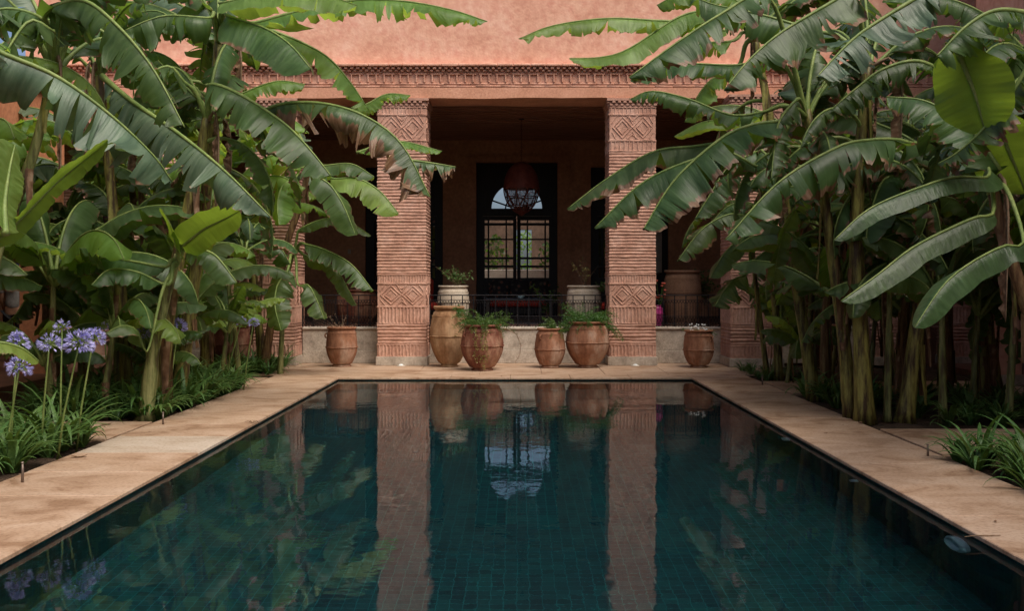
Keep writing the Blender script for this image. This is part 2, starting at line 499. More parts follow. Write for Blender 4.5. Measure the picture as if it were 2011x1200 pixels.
# left run: one pale replacement slab between Y 9.95 and 11.0
slab_row(mb, XO0, XI0, 1.0, 9.98, 9)
slab_row(mb, XO0, XI0, 11.05, YF, 7)
slab_row(mb, XI1, XO1, 1.0, YF, 16)
slab_row(mb, XO0, XO1, YF, YF + .62, 8, 'x')
slab_row(mb, XO0 - .9, XO1 + .9, YF + .62, 20.3, 9, 'x', z1=-.001)
slab_row(mb, XO0 - .9, XO1 + .9, 20.3, 21.2, 9, 'x', z1=-.002)
slab_row(mb, XO0, XO1, -2.5, 1.0, 6, 'x')
slab_row(mb, XI0, XI1, 1.0, YN, 6, 'x')
tag(mb.build('pool_paving', M['coping']), kind='structure')
mb = MB(); mb.bbox(XO0, XI0, 9.985, 11.045, -.034, .001, .006)
tag(mb.build('pool_paving_slab', M['coping_pale']), kind='structure')
# cross paths through the beds
mb = MB()
for (x0, x1, y0, y1) in ((-7.4, XO0 - .07, 10.9, 12.3), (-7.4, XO0 - .07, 16.3, 18.0), (XO1 + .07, 8.4, 10.0, 11.7), (XO1 + .07, 8.4, 15.4, 17.3)):
    slab_row(mb, x0, x1, y0, y1, 3, 'x', -.06, -.012)
tag(mb.build('garden_path', M['coping']), kind='structure')

# pool basin (real depth) and water sheet
mb = MB()
b0, b1, c0, c1, zb = XI0 - .035, XI1 + .035, YN - .035, YF + .035, -1.35
v = [(b0, c0, zb), (b1, c0, zb), (b1, c1, zb), (b0, c1, zb), (b0, c0, -.03), (b1, c0, -.03), (b1, c1, -.03), (b0, c1, -.03)]
mb.add(v, [(0, 1, 2, 3), (0, 4, 5, 1), (1, 5, 6, 2), (2, 6, 7, 3), (3, 7, 4, 0)])
tag(mb.build('pool_basin', M['tile']), kind='structure')
mb = MB(); mb.add([(b0, c0, WZ), (b1, c0, WZ), (b1, c1, WZ), (b0, c1, WZ)], [(0, 1, 2, 3)])
tag(mb.build('water', M['water']), kind='structure')

# underwater lights on the right wall
def pool_light(y, r, label):
    root = empty('pool_light', (b1, y, -.44))
    tag(root, label, 'pool light', 'round lights in the pool wall')
    a = MB(); a.lathe([(r * .62, .0), (r * .62, .045), (r * .78, .06), (r, .04), (r, 0)], n=36)
    o = a.build('rim', M['lamp_ring'], root, True); o.rotation_euler = (0, -pi / 2, 0)
    a = MB(); a.lathe([(0.001, .03), (r * .4, .028), (r * .61, .015)], n=30)
    o = a.build('lens', M['bowl'], root, True); o.rotation_euler = (0, -pi / 2, 0)
pool_light(7.1, .16, 'round white underwater light nearest the camera in the right pool wall')
pool_light(9.25, .045, 'small round white inlet midway along the right pool wall under water')
pool_light(11.6, .09, 'round pale underwater light farthest along the right pool wall')

# ------------------------------------------------------------ palace
palace = empty('courtyard_palace', (0, 20.4, 0))
tag(palace, 'pink stucco palace front with carved frieze over a deep shaded loggia', 'building')
def pal(mb, name, mat, smooth=False, parent=None):
    mb.v = [(x, y - 20.4, z) for x, y, z in mb.v]
    return mb.build(name, mat, parent or palace, smooth)

YB = 28.2            # loggia back wall
ZT = .68             # terrace floor
a = MB(); a.box(-9.4, 16, 20.46, 21.3, 5.72, 9.6); pal(a, 'upper_wall', M['stucco'])
# beam with a wavering lower edge
a = MB()
nx = 120
vs = []; fs = []
for i in range(nx + 1):
    x = -9.4 + 25.4 * i / nx
    w = .008 * sin(x * 1.7) + .006 * sin(x * 4.1 + 1)
    vs += [(x, 20.36, 5.10 + w), (x, 20.36, 5.30), (x, 21.30, 5.30), (x, 21.30, 5.10 - w)]
for i in range(nx):
    for k in range(4):
        l = (k + 1) % 4
        fs.append((i * 4 + k, i * 4 + 4 + k, i * 4 + 4 + l, i * 4 + l))
a.add(vs, fs); pal(a, 'beam', M['beam'])
a = MB(); a.box(-9.4, 16, 20.40, 21.3, 5.302, 5.718); pal(a, 'frieze_wall', M['frieze'])

def frieze():
    r = random.Random(8)
    a = MB()
    X0, X1 = -9.38, 9.5
    # rope mouldings
    for z, rad, y in ((5.325, .020, 20.375), (5.375, .020, 20.39), (5.585, .014, 20.385)):
        x = X0
        while x < X1:
            L_ = r.uniform(.3, .5)
            a.tube([(x, y + r.uniform(-.004, .004), z + r.uniform(-.004, .004)), (min(x + L_, X1), y + r.uniform(-.004, .004), z + r.uniform(-.004, .004))], rad, 7)
            x += L_ - .002
    pal(a, 'moulding', M['frieze'], True)
    a = MB()
    # T shaped bars
    x = X0; k = 0
    while x < X1:
        w = .014
        a.bbox(x - w, x + w, 20.352, 20.42, 5.40, 5.545, .004)
        if k % 2 == 0: a.bbox(x - .035, x + .205 + r.uniform(-.01, .01), 20.354, 20.42, 5.547, 5.567, .004)
        x += .155 + r.uniform(-.008, .008); k += 1
    pal(a, 'bar_band', M['frieze'])
    a = MB()
    # two staggered rows of little dentils under the lip
    for row in range(2):
        x = X0 + row * .055
        while x < X1:
            a.bbox(x, x + .062 + r.uniform(-.006, .006), 20.325 - row * .045, 20.43, 5.602 + row * .042, 5.640 + row * .042 + r.uniform(-.003, .002), .006)
            x += .112
    pal(a, 'dentil_row', M['frieze'])
    a = MB()
    x = X0
    while x < X1:
        L_ = r.uniform(.25, .42)
        a.bbox(x, x + L_ - .006, 20.24 + r.uniform(-.006, .006), 20.455, 5.69 + r.uniform(-.004, .004), 5.742 + r.uniform(-.004, .004), .012)
        x += L_
    pal(a, 'cornice', M['frieze'])
frieze()
a = MB(); a.box(-9.4, 16, 20.1, 29, 9.602, 9.8); a.box(-9.4, 16, 21.302, 28.6, 5.52, 5.8); pal(a, 'roof', M['stucco'])
a = MB()
y = 21.6
while y < YB - .1:
    a.bbox(-9.2, 12, y, y + .13, 5.33, 5.50, .008)
    y += .34
a.box(-9.2, 12, 21.31, YB, 5.502, 5.518)
pal(a, 'ceiling', M['ceiling'])

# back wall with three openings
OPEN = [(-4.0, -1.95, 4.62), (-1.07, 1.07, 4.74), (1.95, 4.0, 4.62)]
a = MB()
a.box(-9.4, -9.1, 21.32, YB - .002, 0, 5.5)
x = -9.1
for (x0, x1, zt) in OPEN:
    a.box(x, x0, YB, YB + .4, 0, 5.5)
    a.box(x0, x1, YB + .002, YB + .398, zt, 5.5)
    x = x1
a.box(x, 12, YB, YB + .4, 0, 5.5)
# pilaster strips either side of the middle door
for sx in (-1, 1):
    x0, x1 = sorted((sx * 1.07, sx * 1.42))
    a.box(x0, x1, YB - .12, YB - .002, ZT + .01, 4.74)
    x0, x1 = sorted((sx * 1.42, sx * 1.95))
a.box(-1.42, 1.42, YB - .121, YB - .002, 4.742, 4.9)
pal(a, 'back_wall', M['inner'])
a = MB(); a.box(-9.39, 12, 21.0, YB + .39, -.05, ZT); tag(pal(a, 'terrace_floor', M['terrace']), kind='structure')

def door(x0, x1, zt, seed, fan=True):
    """glazed double door with many panes; with a half-round light above when fan"""
    cx = (x0 + x1) / 2
    fr = MB(); y0, y1 = YB + .12, YB + .2
    Zs = 3.34                                    # head of the door leaves
    if not fan: Zs = 3.34
    fr.box(x0, x0 + .17, y0, y1, ZT, zt); fr.box(x1 - .17, x1, y0, y1, ZT, zt)
    # transom board with the fanlight cut out
    if fan:
        ccx, ccz, rr = cx, Zs + .20, .67
        n = 24
        vs = []; fs = []
        for yy in (y0 + .01, y1 - .01):
            for i in range(n + 1):
                an = pi * i / n
                vs.append((ccx + rr * cos(an), yy, ccz + rr * sin(an)))
            for i in range(n + 1):
                an = pi * i / n
                ox = ccx + (x1 - x0 - .34) / 2 * max(-1, min(1, 1.6 * cos(an)))
                oz = ccz + (zt - ccz) * min(1, 1.6 * sin(an))
                vs.append((ox, yy, oz))
        m_ = n + 1
        for s_ in range(2):
            o_ = s_ * 2 * m_
            for i in range(n): fs.append((o_ + i, o_ + i + 1, o_ + m_ + i + 1, o_ + m_ + i))
        for i in range(n): fs.append((i, i + 1, 2 * m_ + i + 1, 2 * m_ + i))
        fr.add(vs, fs)
    else:
        fr.box(x0 + .17, x1 - .17, y0 + .01, y1 - .01, Zs + .2, zt)
    fr.box(x0 + .17, x1 - .17, y0 + .003, y1 - .003, Zs, Zs + .199)
    d = pal(MB_(fr), 'double_door', M['wood'])
    # fan bars
    if fan:
        b_ = MB()
        for an in (18, 58, 90, 122, 162):
            q = radians(an)
            b_.tube([(ccx + .14 * cos(q), y0 + .04, ccz + .10 * sin(q)), (ccx + rr * cos(q), y0 + .04, ccz + rr * sin(q))], .022, 5)
        pts = [(ccx + .3 * cos(pi * i / 12), y0 + .04, ccz + .3 * sin(pi * i / 12)) for i in range(13)]
        b_.tube(pts, .02, 5)
        pal(b_, 'fan_bars', M['wood'], parent=d)
        g = MB(); n = 24
        g.add([(ccx, y0 + .05, ccz)] + [(ccx + rr * cos(pi * i / n), y0 + .05, ccz + rr * sin(pi * i / n)) for i in range(n + 1)], [(0, i + 2, i + 1) for i in range(n)])
        pal(g, 'fanlight', M['glass'], parent=d)
    # two leaves
    for s_ in (-1, 1):
        lf = MB()
        e = cx + s_ * .10; o_ = x1 - .17 if s_ > 0 else x0 + .17
        lo, hi = sorted((e, o_))
        w = hi - lo
        lf.box(min(cx + s_ * .005, e), max(cx + s_ * .005, e), y0 - .02, y1 - .03, ZT + .01, Zs - .003)
        zs = [ZT + .01, 1.62, 1.95, 2.02, 2.22, 2.85, 3.14, Zs - .003]
        # rails
        for z, t in ((ZT + .11, .10), (1.60, .10), (2.0, .03), (2.22, .03), (3.12, .035), (Zs - .06, .055), (2.72, .02)):
            lf.box(lo, hi, y0 + .002, y1 - .04, z - t, z + t if z > 2.1 or t < .06 else z + t)
        us = (.0, .17, .24, .76, .82, 1)
        for u, t in ((.185, .022), (.775, .020)):
            xx = o_ + (e - o_) * u
            lf.box(xx - t, xx + t, y0 + .004, y1 - .042, ZT + .2, Zs - .1)
        lf.box(lo, hi, y0 + .01, y1 - .05, ZT + .012, 1.50)
        xx = o_; lf.box(min(xx, xx - s_ * .05), max(xx, xx - s_ * .05), y0 - .001, y1 - .035, ZT + .2, Zs - .1)
        q = pal(lf, 'door_leaf', M['wood'], parent=d)
        g = MB(); g.add([(lo, y0 + .035, 1.5), (hi, y0 + .035, 1.5), (hi, y0 + .035, Zs - .1), (lo, y0 + .035, Zs - .1)], [(0, 1, 2, 3)])
        pal(g, 'pane', M['glass'], parent=d)
    return d
def MB_(m): return m
door(*OPEN[1], 1, True)
for k in (0, 2): door(*OPEN[k], 2 + k, False)
# rooms behind the side doors, open passage behind the middle one
a = MB()
for s_ in (-1, 1):
    x0, x1 = sorted((s_ * 1.5, s_ * 1.7))
    a.box(x0, x1, YB + .401, 33, 0, 5.1)
    x0, x1 = sorted((s_ * 1.7, s_ * 6))
    a.box(x0, x1, 33 - .2, 33, 0, 5.1)
    x0, x1 = sorted((s_ * 5.8, s_ * 6.0))
    a.box(x0, x1, YB + .401, 32.799, 0, 5.1)
    x0, x1 = sorted((s_ * 1.5, s_ * 6))
    a.box(x0, x1, YB + .401, 33.2, 5.102, 5.25)
pal(a, 'inner_wall', M['stucco'])
# rear wall of the open court with a tall doorway in it
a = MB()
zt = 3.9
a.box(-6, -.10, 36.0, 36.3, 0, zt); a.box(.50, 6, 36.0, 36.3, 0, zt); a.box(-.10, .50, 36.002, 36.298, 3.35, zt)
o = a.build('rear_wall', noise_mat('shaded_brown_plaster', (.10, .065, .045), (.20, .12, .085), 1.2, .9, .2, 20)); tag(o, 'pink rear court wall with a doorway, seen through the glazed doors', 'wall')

# pilasters, pillars -----------------------------------------------------
def wob(r):
    ph = [r.random() * 6.28 for _ in range(4)]
    return lambda t: .5 * sin(t * 3 + ph[0]) + .3 * sin(t * 7.3 + ph[1]) + .2 * sin(t * 15 + ph[2])

def face_pt(k, u, out, a, d):
    if k == 0: return (u, -(d + out))
    if k == 1: return (a + out, u)
    if k == 2: return (-u, d + out)
    return (-(a + out), -u)

def ribs(a, d, z0, z1, pitch, r):
    mb = MB()
    n = max(1, round((z1 - z0) / pitch)); h = (z1 - z0) / n
    NS = 14
    vs = []; fs = []
    prof = ((0.0, -.006), (.14, .006), (.38, .012), (.68, .012), (.9, .004))
    for i in range(n):
        w1, w2, w3 = wob(r), wob(r), wob(r)
        amp = r.uniform(.7, 1.25); sh = r.uniform(-.004, .004)
        for t, off in prof:
            for k in range(4):
                A = a if k % 2 == 0 else d
                for j in range(NS):
                    u = -A + 2 * A * j / NS
                    edge = 1 if j else 0
                    o_ = off * amp + sh + .006 * w1(u * 2 + k * 5) + (.004 * w2(u * 9 + k) if off > 0 else 0)
                    if not edge:     # corner vertex: push both ways
                        x, y = face_pt(k, -A, 0, a, d)
                        c = o_ * .75
                        vs.append((x + c * (1 if x > 0 else -1), y + c * (1 if y > 0 else -1), z0 + (i + t) * h + .005 * w3(u * 3)))
                    else:
                        x, y = face_pt(k, u, o_, a, d)
                        vs.append((x, y, z0 + (i + t) * h + .006 * w3(u * 3 + k * 4)))
    m = n * len(prof); q = 4 * NS
    for i in range(m - 1):
        for j in range(q):
            l = (j + 1) % q
            fs.append((i * q + j, i * q + l, i * q + q + l, i * q + q + j))
    mb.add(vs, fs)
    return mb

def flutes(a, d, z0, z1, r, gap=.066, rad=.019):
    mb = MB()
    mb.box(-a, a, -d, d, z0, z1)
    for k in range(4):
        A = a if k % 2 == 0 else d
        u = -A + .03
        while u < A - .02:
            j = [r.uniform(-.006, .006) for _ in range(4)]
            pts = []
            for t, jj in ((0.04, j[0]), (.35, j[1]), (.65, j[2]), (.96, j[3])):
                x, y = face_pt(k, u + jj, .001, a, d); pts.append((x, y, z0 + (z1 - z0) * t))
            mb.tube(pts, rad * r.uniform(.8, 1.1), 6)
            u += gap * r.uniform(.9, 1.1)
        for z in (z0 + .008, z1 - .008):
            pts = []
            for i in range(9):
                x, y = face_pt(k, -A + 2 * A * i / 8, .004 + r.uniform(-.003, .003), a, d); pts.append((x, y, z + r.uniform(-.004, .004)))
            mb.tube(pts, .014, 6)
    return mb

def diamonds(a, d, z0, z1, r, zig=False):
    mb = MB()
    mb.box(-a, a, -d, d, z0, z1)
    H = z1 - z0; zc = (z0 + z1) / 2
    for k in range(4):
        A = (a if k % 2 == 0 else d) - .05
        lines = []
        c = A / 2
        h = H / 2 - .03
        def dia(c_, s):
            return [(c_ - c * s, 0), (c_, h * s), (c_ + c * s, 0), (c_, -h * s), (c_ - c * s, 0)]
        if not zig:
            for s_ in (-1, 1):
                lines += [dia(s_ * c, .96), dia(s_ * c, .58)]
                lines += [[(s_ * (c + .12), h), (s_ * A, h * .42)], [(s_ * (c + .12), -h), (s_ * A, -h * .42)]]
            for sg in (-1, 1):
                lines += [[(-c + .12, sg * h), (0, sg * h * .30), (c - .12, sg * h)], [(-.10, sg * h), (0, sg * h * .62), (.10, sg * h)]]
        else:
            for off in (-.62, -.2, .25, .66):
                pts = []
                for i in range(7):
                    u = -A + 2 * A * i / 6
                    pts.append((u, h * off + (h * .32 if i % 2 else -h * .32)))
                lines.append(pts)
        for ln in lines:
            pts = []
            for (u, w_) in ln:
                x, y = face_pt(k, u + r.uniform(-.006, .006), .002, a, d)
                pts.append((x, y, zc + w_ + r.uniform(-.006, .006)))
            for p, q in zip(pts[:-1], pts[1:]):
                mid = [(p[i] + q[i]) / 2 + r.uniform(-.004, .004) for i in range(3)]
                mb.tube([p, mid, q], .0135, 6)
        for z in (z0 + .006, z1 - .006):
            A2 = A + .05
            pts = []
            for i in range(9):
                x, y = face_pt(k, -A2 + 2 * A2 * i / 8, .003 + r.uniform(-.003, .003), a, d); pts.append((x, y, z + r.uniform(-.004, .004)))
            mb.tube(pts, .014, 6)
    return mb

def pillar(x0, x1, y0, depth, seed, label, zig=False, H=5.10):
    r = random.Random(seed)
    a = (x1 - x0) / 2; d = depth / 2
    root = empty('pillar', ((x0 + x1) / 2, y0 + d, 0))
    tag(root, label, 'pillar', 'carved clay pillars of the palace front', 'thing')
    mb = MB(); mb.bbox(-a - .035, a + .035, -d - .035, d + .035, 0, .165, .008); mb.build('plinth', M['stone'], root)
    mb = MB(); mb.box(-a + .03, a - .03, -d + .03, d - .03, .166, H - .001); mb.build('core', M['clay'], root)
    flutes(a, d, .165, .405, r).build('fluted_band', M['clay'], root)
    autosmooth(ribs(a, d, .405, .80, .062, r).build('ribbed_shaft', M['clay'], root), 60)
    flutes(a, d, .80, 1.12, r).build('fluted_band', M['clay'], root)
    diamonds(a, d, 1.12, 1.56, r, zig).build('diamond_band', M['clay'], root)
    flutes(a, d, 1.56, 1.74, r, .05, .012).build('fluted_band', M['clay'], root)
    autosmooth(ribs(a, d, 1.74, 4.08, .062, r).build('ribbed_shaft', M['clay'], root), 60)
    flutes(a, d, 4.08, 4.29, r, .09, .014).build('dotted_band', M['clay'], root)
    diamonds(a, d, 4.29, 4.78, r, False).build('diamond_band', M['clay'], root)
    flutes(a, d, 4.78, 4.93, r, .075, .014).build('fluted_band', M['clay'], root)
    mb = MB()
    u = -a - .02
    mb.box(-a, a, -d, d, 4.93, 5.095)
    for k in range(4):
        A = a if k % 2 == 0 else d
        for row in range(2):
            u = -A + row * .05
            while u < A - .03:
                for (p, q) in ((face_pt(k, u, .0, a, d), face_pt(k, u + .06, .03 + row * .02, a, d)),):
                    X0, X1 = sorted((p[0], q[0])); Y0, Y1 = sorted((p[1], q[1]))
                    mb.bbox(X0, X1, Y0, Y1, 4.95 + row * .05, 4.99 + row * .05, .006)
                u += .105
    mb.box(-a - .05, a + .05, -d - .05, d + .05, 5.045, 5.092)
    mb.build('capital', M['clay'], root)
    return root
pillar(-2.65, -1.73, 20.36, .93, 11, 'carved ribbed clay pillar just left of the tall ochre jar')
pillar(1.765, 2.64, 20.36, .93, 12, 'carved ribbed clay pillar right of the big round jar with ferns')
pillar(-5.15, -4.23, 20.36, .93, 13, 'ribbed corner pillar behind the banana leaves left of the single jar', True)
pillar(4.0, 4.95, 19.95, 1.0, 14, 'ribbed corner pillar half hidden by thin banana stems on the right', True)
pillar(-7.35, -6.45, 20.36, .93, 15, 'ribbed pillar deep behind the banana trunks on the left', True)
pillar(6.75, 7.4, 20.36, .93, 16, 'ribbed pillar deep behind the thick banana trunks on the right', True)
pillar(-8.9, -8.0, 20.36, .93, 17, 'ribbed pillar beside the plain orange pier at the left edge', True)
pillar(8.25, 8.9, 20.36, .93, 18, 'ribbed pillar at the dark right end of the palace front', True)

# terrace walls and railings ---------------------------------------------
def terrace_wall(x0, x1, y, label, foot):
    root = empty('terrace_wall', ((x0 + x1) / 2, y, 0))
    tag(root, label, 'wall', 'low stone walls below the railings', 'thing')
    c = (x0 + x1) / 2
    mb = MB(); n = max(2, round((x1 - x0) / .85))
    mb.box(x0 - c, x1 - c, .03, .30, 0, .66)
    for k in range(n):
        p, q = x0 - c + (x1 - x0) * k / n, x0 - c + (x1 - x0) * (k + 1) / n
        mb.bbox(p + .001, q - .001, .008, .03, foot + .003, .66, .003)
    mb.build('wall_panel', M['stone'], root)
    mb = MB(); mb.bbox(x0 - c, x1 - c, -.012, .028, 0, foot, .006); mb.build('skirting', M['stone'], root)
    mb = MB(); mb.bbox(x0 - c, x1 - c, -.03, .35, .662, .712, .012); mb.build('capping', M['stone_cap'], root)
terrace_wall(-1.70, 1.74, 20.95, 'low beige stone wall behind the row of clay jars in the centre bay', .27)
terrace_wall(-4.20, -2.68, 20.95, 'low stone wall behind the single jar in the left bay', .25)
terrace_wall(2.67, 4.0, 20.95, 'low stone wall behind the jar with white flowers in the right bay', .25)
terrace_wall(-6.45, -5.17, 20.95, 'low stone wall in the far left bay behind banana stems', .25)
terrace_wall(4.97, 6.73, 20.95, 'low stone wall in the far right bay behind banana trunks', .25)

def railing(x0, x1, y, label):
    root = empty('iron_railing', ((x0 + x1) / 2, y, .712))
    tag(root, label, 'railing', 'black wrought iron railings on the low walls')
    c = (x0 + x1) / 2; h = .63
    mb = MB(); mb.bbox(x0 - c, x1 - c, -.022, .022, h - .022, h, .005); mb.build('top_rail', M['iron'], root)
    mb = MB()
    mb.bbox(x0 - c, x1 - c, -.01, .01, h - .115, h - .103, .002)
    mb.bbox(x0 - c, x1 - c, -.01, .01, .05, .062, .002); mb.bbox(x0 - c, x1 - c, -.01, .01, .20, .21, .002)
    mb.build('lower_rail', M['iron'], root)
    n = round((x1 - x0) / .215)
    for i in range(n + 1):
        x = x0 - c + (x1 - x0) * i / n
        x = max(x0 - c + .012, min(x1 - c - .012, x))
        mb = MB(); mb.box(x - .009, x + .009, -.0091, .0091, 0, h - .023); mb.build('baluster', M['iron'], root)
    mb = MB()
    m_ = n * 4
    for i in range(m_):
        x = x0 - c + (x1 - x0) * (i + .5) / m_; w = (x1 - x0) / m_ / 2
        pts = [(x - w, 0, h - .12), (x - w * .5, 0, h - .155), (x, 0, h - .165), (x + w * .5, 0, h - .155), (x + w, 0, h - .12)]
        mb.tube(pts, .0055, 4)
        mb.tube([(x, 0, .06), (x, 0, h - .165)], .0042, 4)
        pts = [(x + w * .8 * cos(t * pi / 4), 0, .13 + .065 * sin(t * pi / 4)) for t in range(9)]
        mb.tube(pts, .0055, 4, cap=False)
        mb.tube([(x, 0, .0), (x + w * .6, 0, .03), (x, 0, .06), (x - w * .6, 0, .03), (x, 0, 0)], .005, 4)
    mb.build('scrollwork', M['iron'], root)
railing(-1.72, 1.755, 21.0, 'black scrollwork railing above the row of clay jars')
railing(-4.22, -2.66, 21.0, 'black scrollwork railing above the single jar in the left bay')
railing(2.65, 3.99, 21.0, 'black scrollwork railing in front of the huge urn on the right')
railing(-6.45, -5.17, 21.0, 'black scrollwork railing hidden behind banana stems on the left')
railing(4.97, 6.73, 21.0, 'black scrollwork railing hidden behind banana trunks on the right')

# ------------------------------------------------------------ jars
def jar(name, px, base_y, h, rr, rb, rf, mat, label, cat='jar', group='clay jars on the poolside paving', lug=None, belly=.5, z0=0, Y=None, x=None, seed=1, neck=True):
    """rr rim radius, rb belly radius, rf foot radius, belly = height of widest point / h"""
    r = random.Random(seed)
    if Y is None: Y = EYE * F / (base_y - 553)
    if x is None: x = (px - 1015) / F * Y
    root = empty(name, (x, Y, z0))
    tag(root, label, cat, group)
    def prof_r(t):
        # foot -> belly -> shoulder
        if t < belly:
            u = t / belly
            return rf + (rb - rf) * (sin(u * pi / 2) ** .88)
        u = (t - belly) / (1 - belly)
        return rb + (rr * .90 - rb) * (u ** 1.8)
    pr = [(.001, 0), (rf * 1.15, 0), (rf * 1.2, .022), (rf * .96, .04)]
    n = 22
    for i in range(1, n + 1):
        t = .04 + (.90 - .04) * i / n
        bump = 0
        bump += .006 if abs(t - .83) < .014 else 0
        pr.append((prof_r(t) + bump, t * h))
    pr += [(rr * .90, .925 * h), (rr * .93, .945 * h), (rr * 1.0, .952 * h), (rr * 1.03, .968 * h), (rr * 1.035, .985 * h), (rr * 1.0, h), (rr * .9, h * .998), (rr * .86, .96 * h), (rr * .84, .85 * h)]
    mb = MB(); mb.lathe(pr, n=48, wob=.006, rnd=r)
    mb.build('body', mat, root, True)
    mb = MB()
    tb = belly * .98
    pts = [((prof_r(tb) + .009) * cos(a_ * pi / 24), (prof_r(tb) + .009) * sin(a_ * pi / 24), tb * h + .004 * sin(a_ * 1.3 + seed)) for a_ in range(49)]
    mb.tube(pts, .009, 6, cap=False)
    pts = [((prof_r(.84) + .006) * cos(a_ * pi / 24), (prof_r(.84) + .006) * sin(a_ * pi / 24), .84 * h + .003 * sin(a_ * 1.1 + seed)) for a_ in range(49)]
    mb.tube(pts, .007, 6, cap=False)
    mb.build('rope_band', mat, root, True)
    mb = MB(); mb.lathe([(.001, .86 * h), (rr * .86, .86 * h)], n=24); mb.build('soil', M['soil'], root)
    for an in (lug or ()):
        q = radians(an); rr_ = prof_r(.78)
        mb = MB()
        pts = []
        for t in range(7):
            w = pi * t / 6
            pts.append(((rr_ + .035 * sin(w)) * cos(q), (rr_ + .035 * sin(w)) * sin(q), .78 * h + .04 * cos(w)))
        mb.tube(pts, .014, 8); mb.build('handle', mat, root, True)
    return root, Vector((x, Y, z0 + h))
J = {}
J['tall'] = jar('clay_jar', 882, 720, 1.14, .285, .365, .145, M['ochre_clay'], 'tallest jar, ochre yellow, against the left pillar', belly=.52, seed=1)
J['red'] = jar('clay_jar', 947, 727, .83, .335, .385, .17, M['red_clay'], 'dark red squat jar trailing a fern, beside the tall ochre jar', belly=.55, lug=(215,), seed=2)
J['small'] = jar('clay_jar', 1080, 722, .735, .235, .285, .145, M['terracotta'], 'small orange jar with a lug, left of the big round jar', belly=.48, lug=(228,), seed=3)
J['round'] = jar('clay_jar', 1154, 721.5, .86, .345, .405, .155, M['terracotta'], 'big round orange jar with bushy ferns by the right pillar', belly=.56, seed=4)
J['left'] = jar('clay_jar', 671, 719.5, .745, .27, .295, .155, M['terracotta'], 'single reddish jar with dry sprigs in the left bay', belly=.50, lug=(190,), seed=5)
J['right'] = jar('clay_jar', 1372, 721.5, .70, .262, .285, .14, M['terracotta'], 'single orange jar with tiny white flowers in the right bay', belly=.48, lug=(320,), seed=6)
J['bedl'] = jar('clay_jar', 452, 719, .78, .36, .37, .2, M['red_clay'], 'wide terracotta jar in the shade behind the banana stems at left', belly=.55, seed=7)
J['bedr'] = jar('clay_jar', 1612, 722, .80, .33, .36, .18, M['terracotta'], 'terracotta jar in deep shade behind the banana trunks at right', belly=.55, seed=8)
TG = 'planters on the shaded terrace'
J['wl'] = jar('planter', 890, 0, .84, .30, .33, .22, M['pale_clay'], 'cream planter with a leafy bush behind the railing, near the left pillar', 'planter', TG, belly=.6, z0=ZT, Y=21.8, seed=9)
J['wr'] = jar('planter', 1147, 0, .84, .34, .36, .24, M['pale_clay'], 'cream planter with sparse tall twigs behind the railing, near the right pillar', 'planter', TG, belly=.6, z0=ZT, Y=21.8, seed=10)
J['urn'] = jar('urn', 1340, 0, 1.16, .37, .40, .3, M['brown_clay'], 'huge brown urn standing behind the right bay railing', 'urn', TG, belly=.6, z0=ZT, Y=22.6, seed=11)
J['urnl'] = jar('urn', 700, 0, .75, .42, .45, .3, M['red_clay'], 'dark squat urn in shadow behind the left bay railing', 'urn', TG, belly=.6, z0=ZT, Y=22.6, seed=12)
J['pink'] = jar('vase', 1291, 0, .42, .075, .12, .07, M['pink_glaze'], 'magenta vase tucked beside the right pillar behind the railing', 'vase', TG, belly=.6, z0=ZT + .02, Y=21.75, seed=13)

# ------------------------------------------------------------ plants in the jars
def frond(mb, p0, d, L, droop, r, needles=26, nl=.06, w=.005):
    """thin arching stem set with short needles"""
    pts = []
    p = Vector(p0); v = Vector(d).normalized()
    st = L / 10
    for i in range(11):
        pts.append(p.copy()); p = p + v * st; v = (v + Vector((0, 0, -droop * .1))).normalized()
    mb.tube(pts, [.003 * (1 - .07 * i) for i in range(11)], 3)
    for k in range(needles):
        t = (k + r.random()) / needles * 9.9
        i = int(t); q = pts[i].lerp(pts[i + 1], t - i)
        dd = Vector((r.gauss(0, 1), r.gauss(0, 1), r.gauss(.1, .7))).normalized()
        l_ = nl * r.uniform(.6, 1.3)
        sd_ = dd.cross(Vector((r.gauss(0, 1), r.gauss(0, 1), r.gauss(0, 1)))).normalized() * w * r.uniform(.6, 1.4)
        e = q + dd * l_
        mb.add([q, q + dd * l_ * .5 + sd_, e, q + dd * l_ * .5 - sd_], [(0, 1, 2, 3)])

def fern(top, label, n, L, seed, spread=(-1, 1), droop=1.5, mat='fern', name='fern', nl=.05, up=.9, offx=0, rad=.15, extra=None, needles=60, w=.0045, group='plants growing in the jars'):
    r = random.Random(seed)
    root = empty(name, (top.x, top.y, top.z - .06)); tag(root, label, 'plant', group)
    mb = MB()
    for i in range(n):
        a_ = r.uniform(0, 2 * pi)
        d = Vector((cos(a_) + offx + r.uniform(*spread) * .3, sin(a_) - .1, r.uniform(.35, up)))
        frond(mb, (cos(a_) * rad * r.random(), sin(a_) * rad * r.random(), -.02), d, L * r.uniform(.5, 1.15), droop * r.uniform(.6, 1.4), r, needles, nl, w)
    mb.build('fronds', M[mat], root)
    if extra: extra(root, r)
    return root

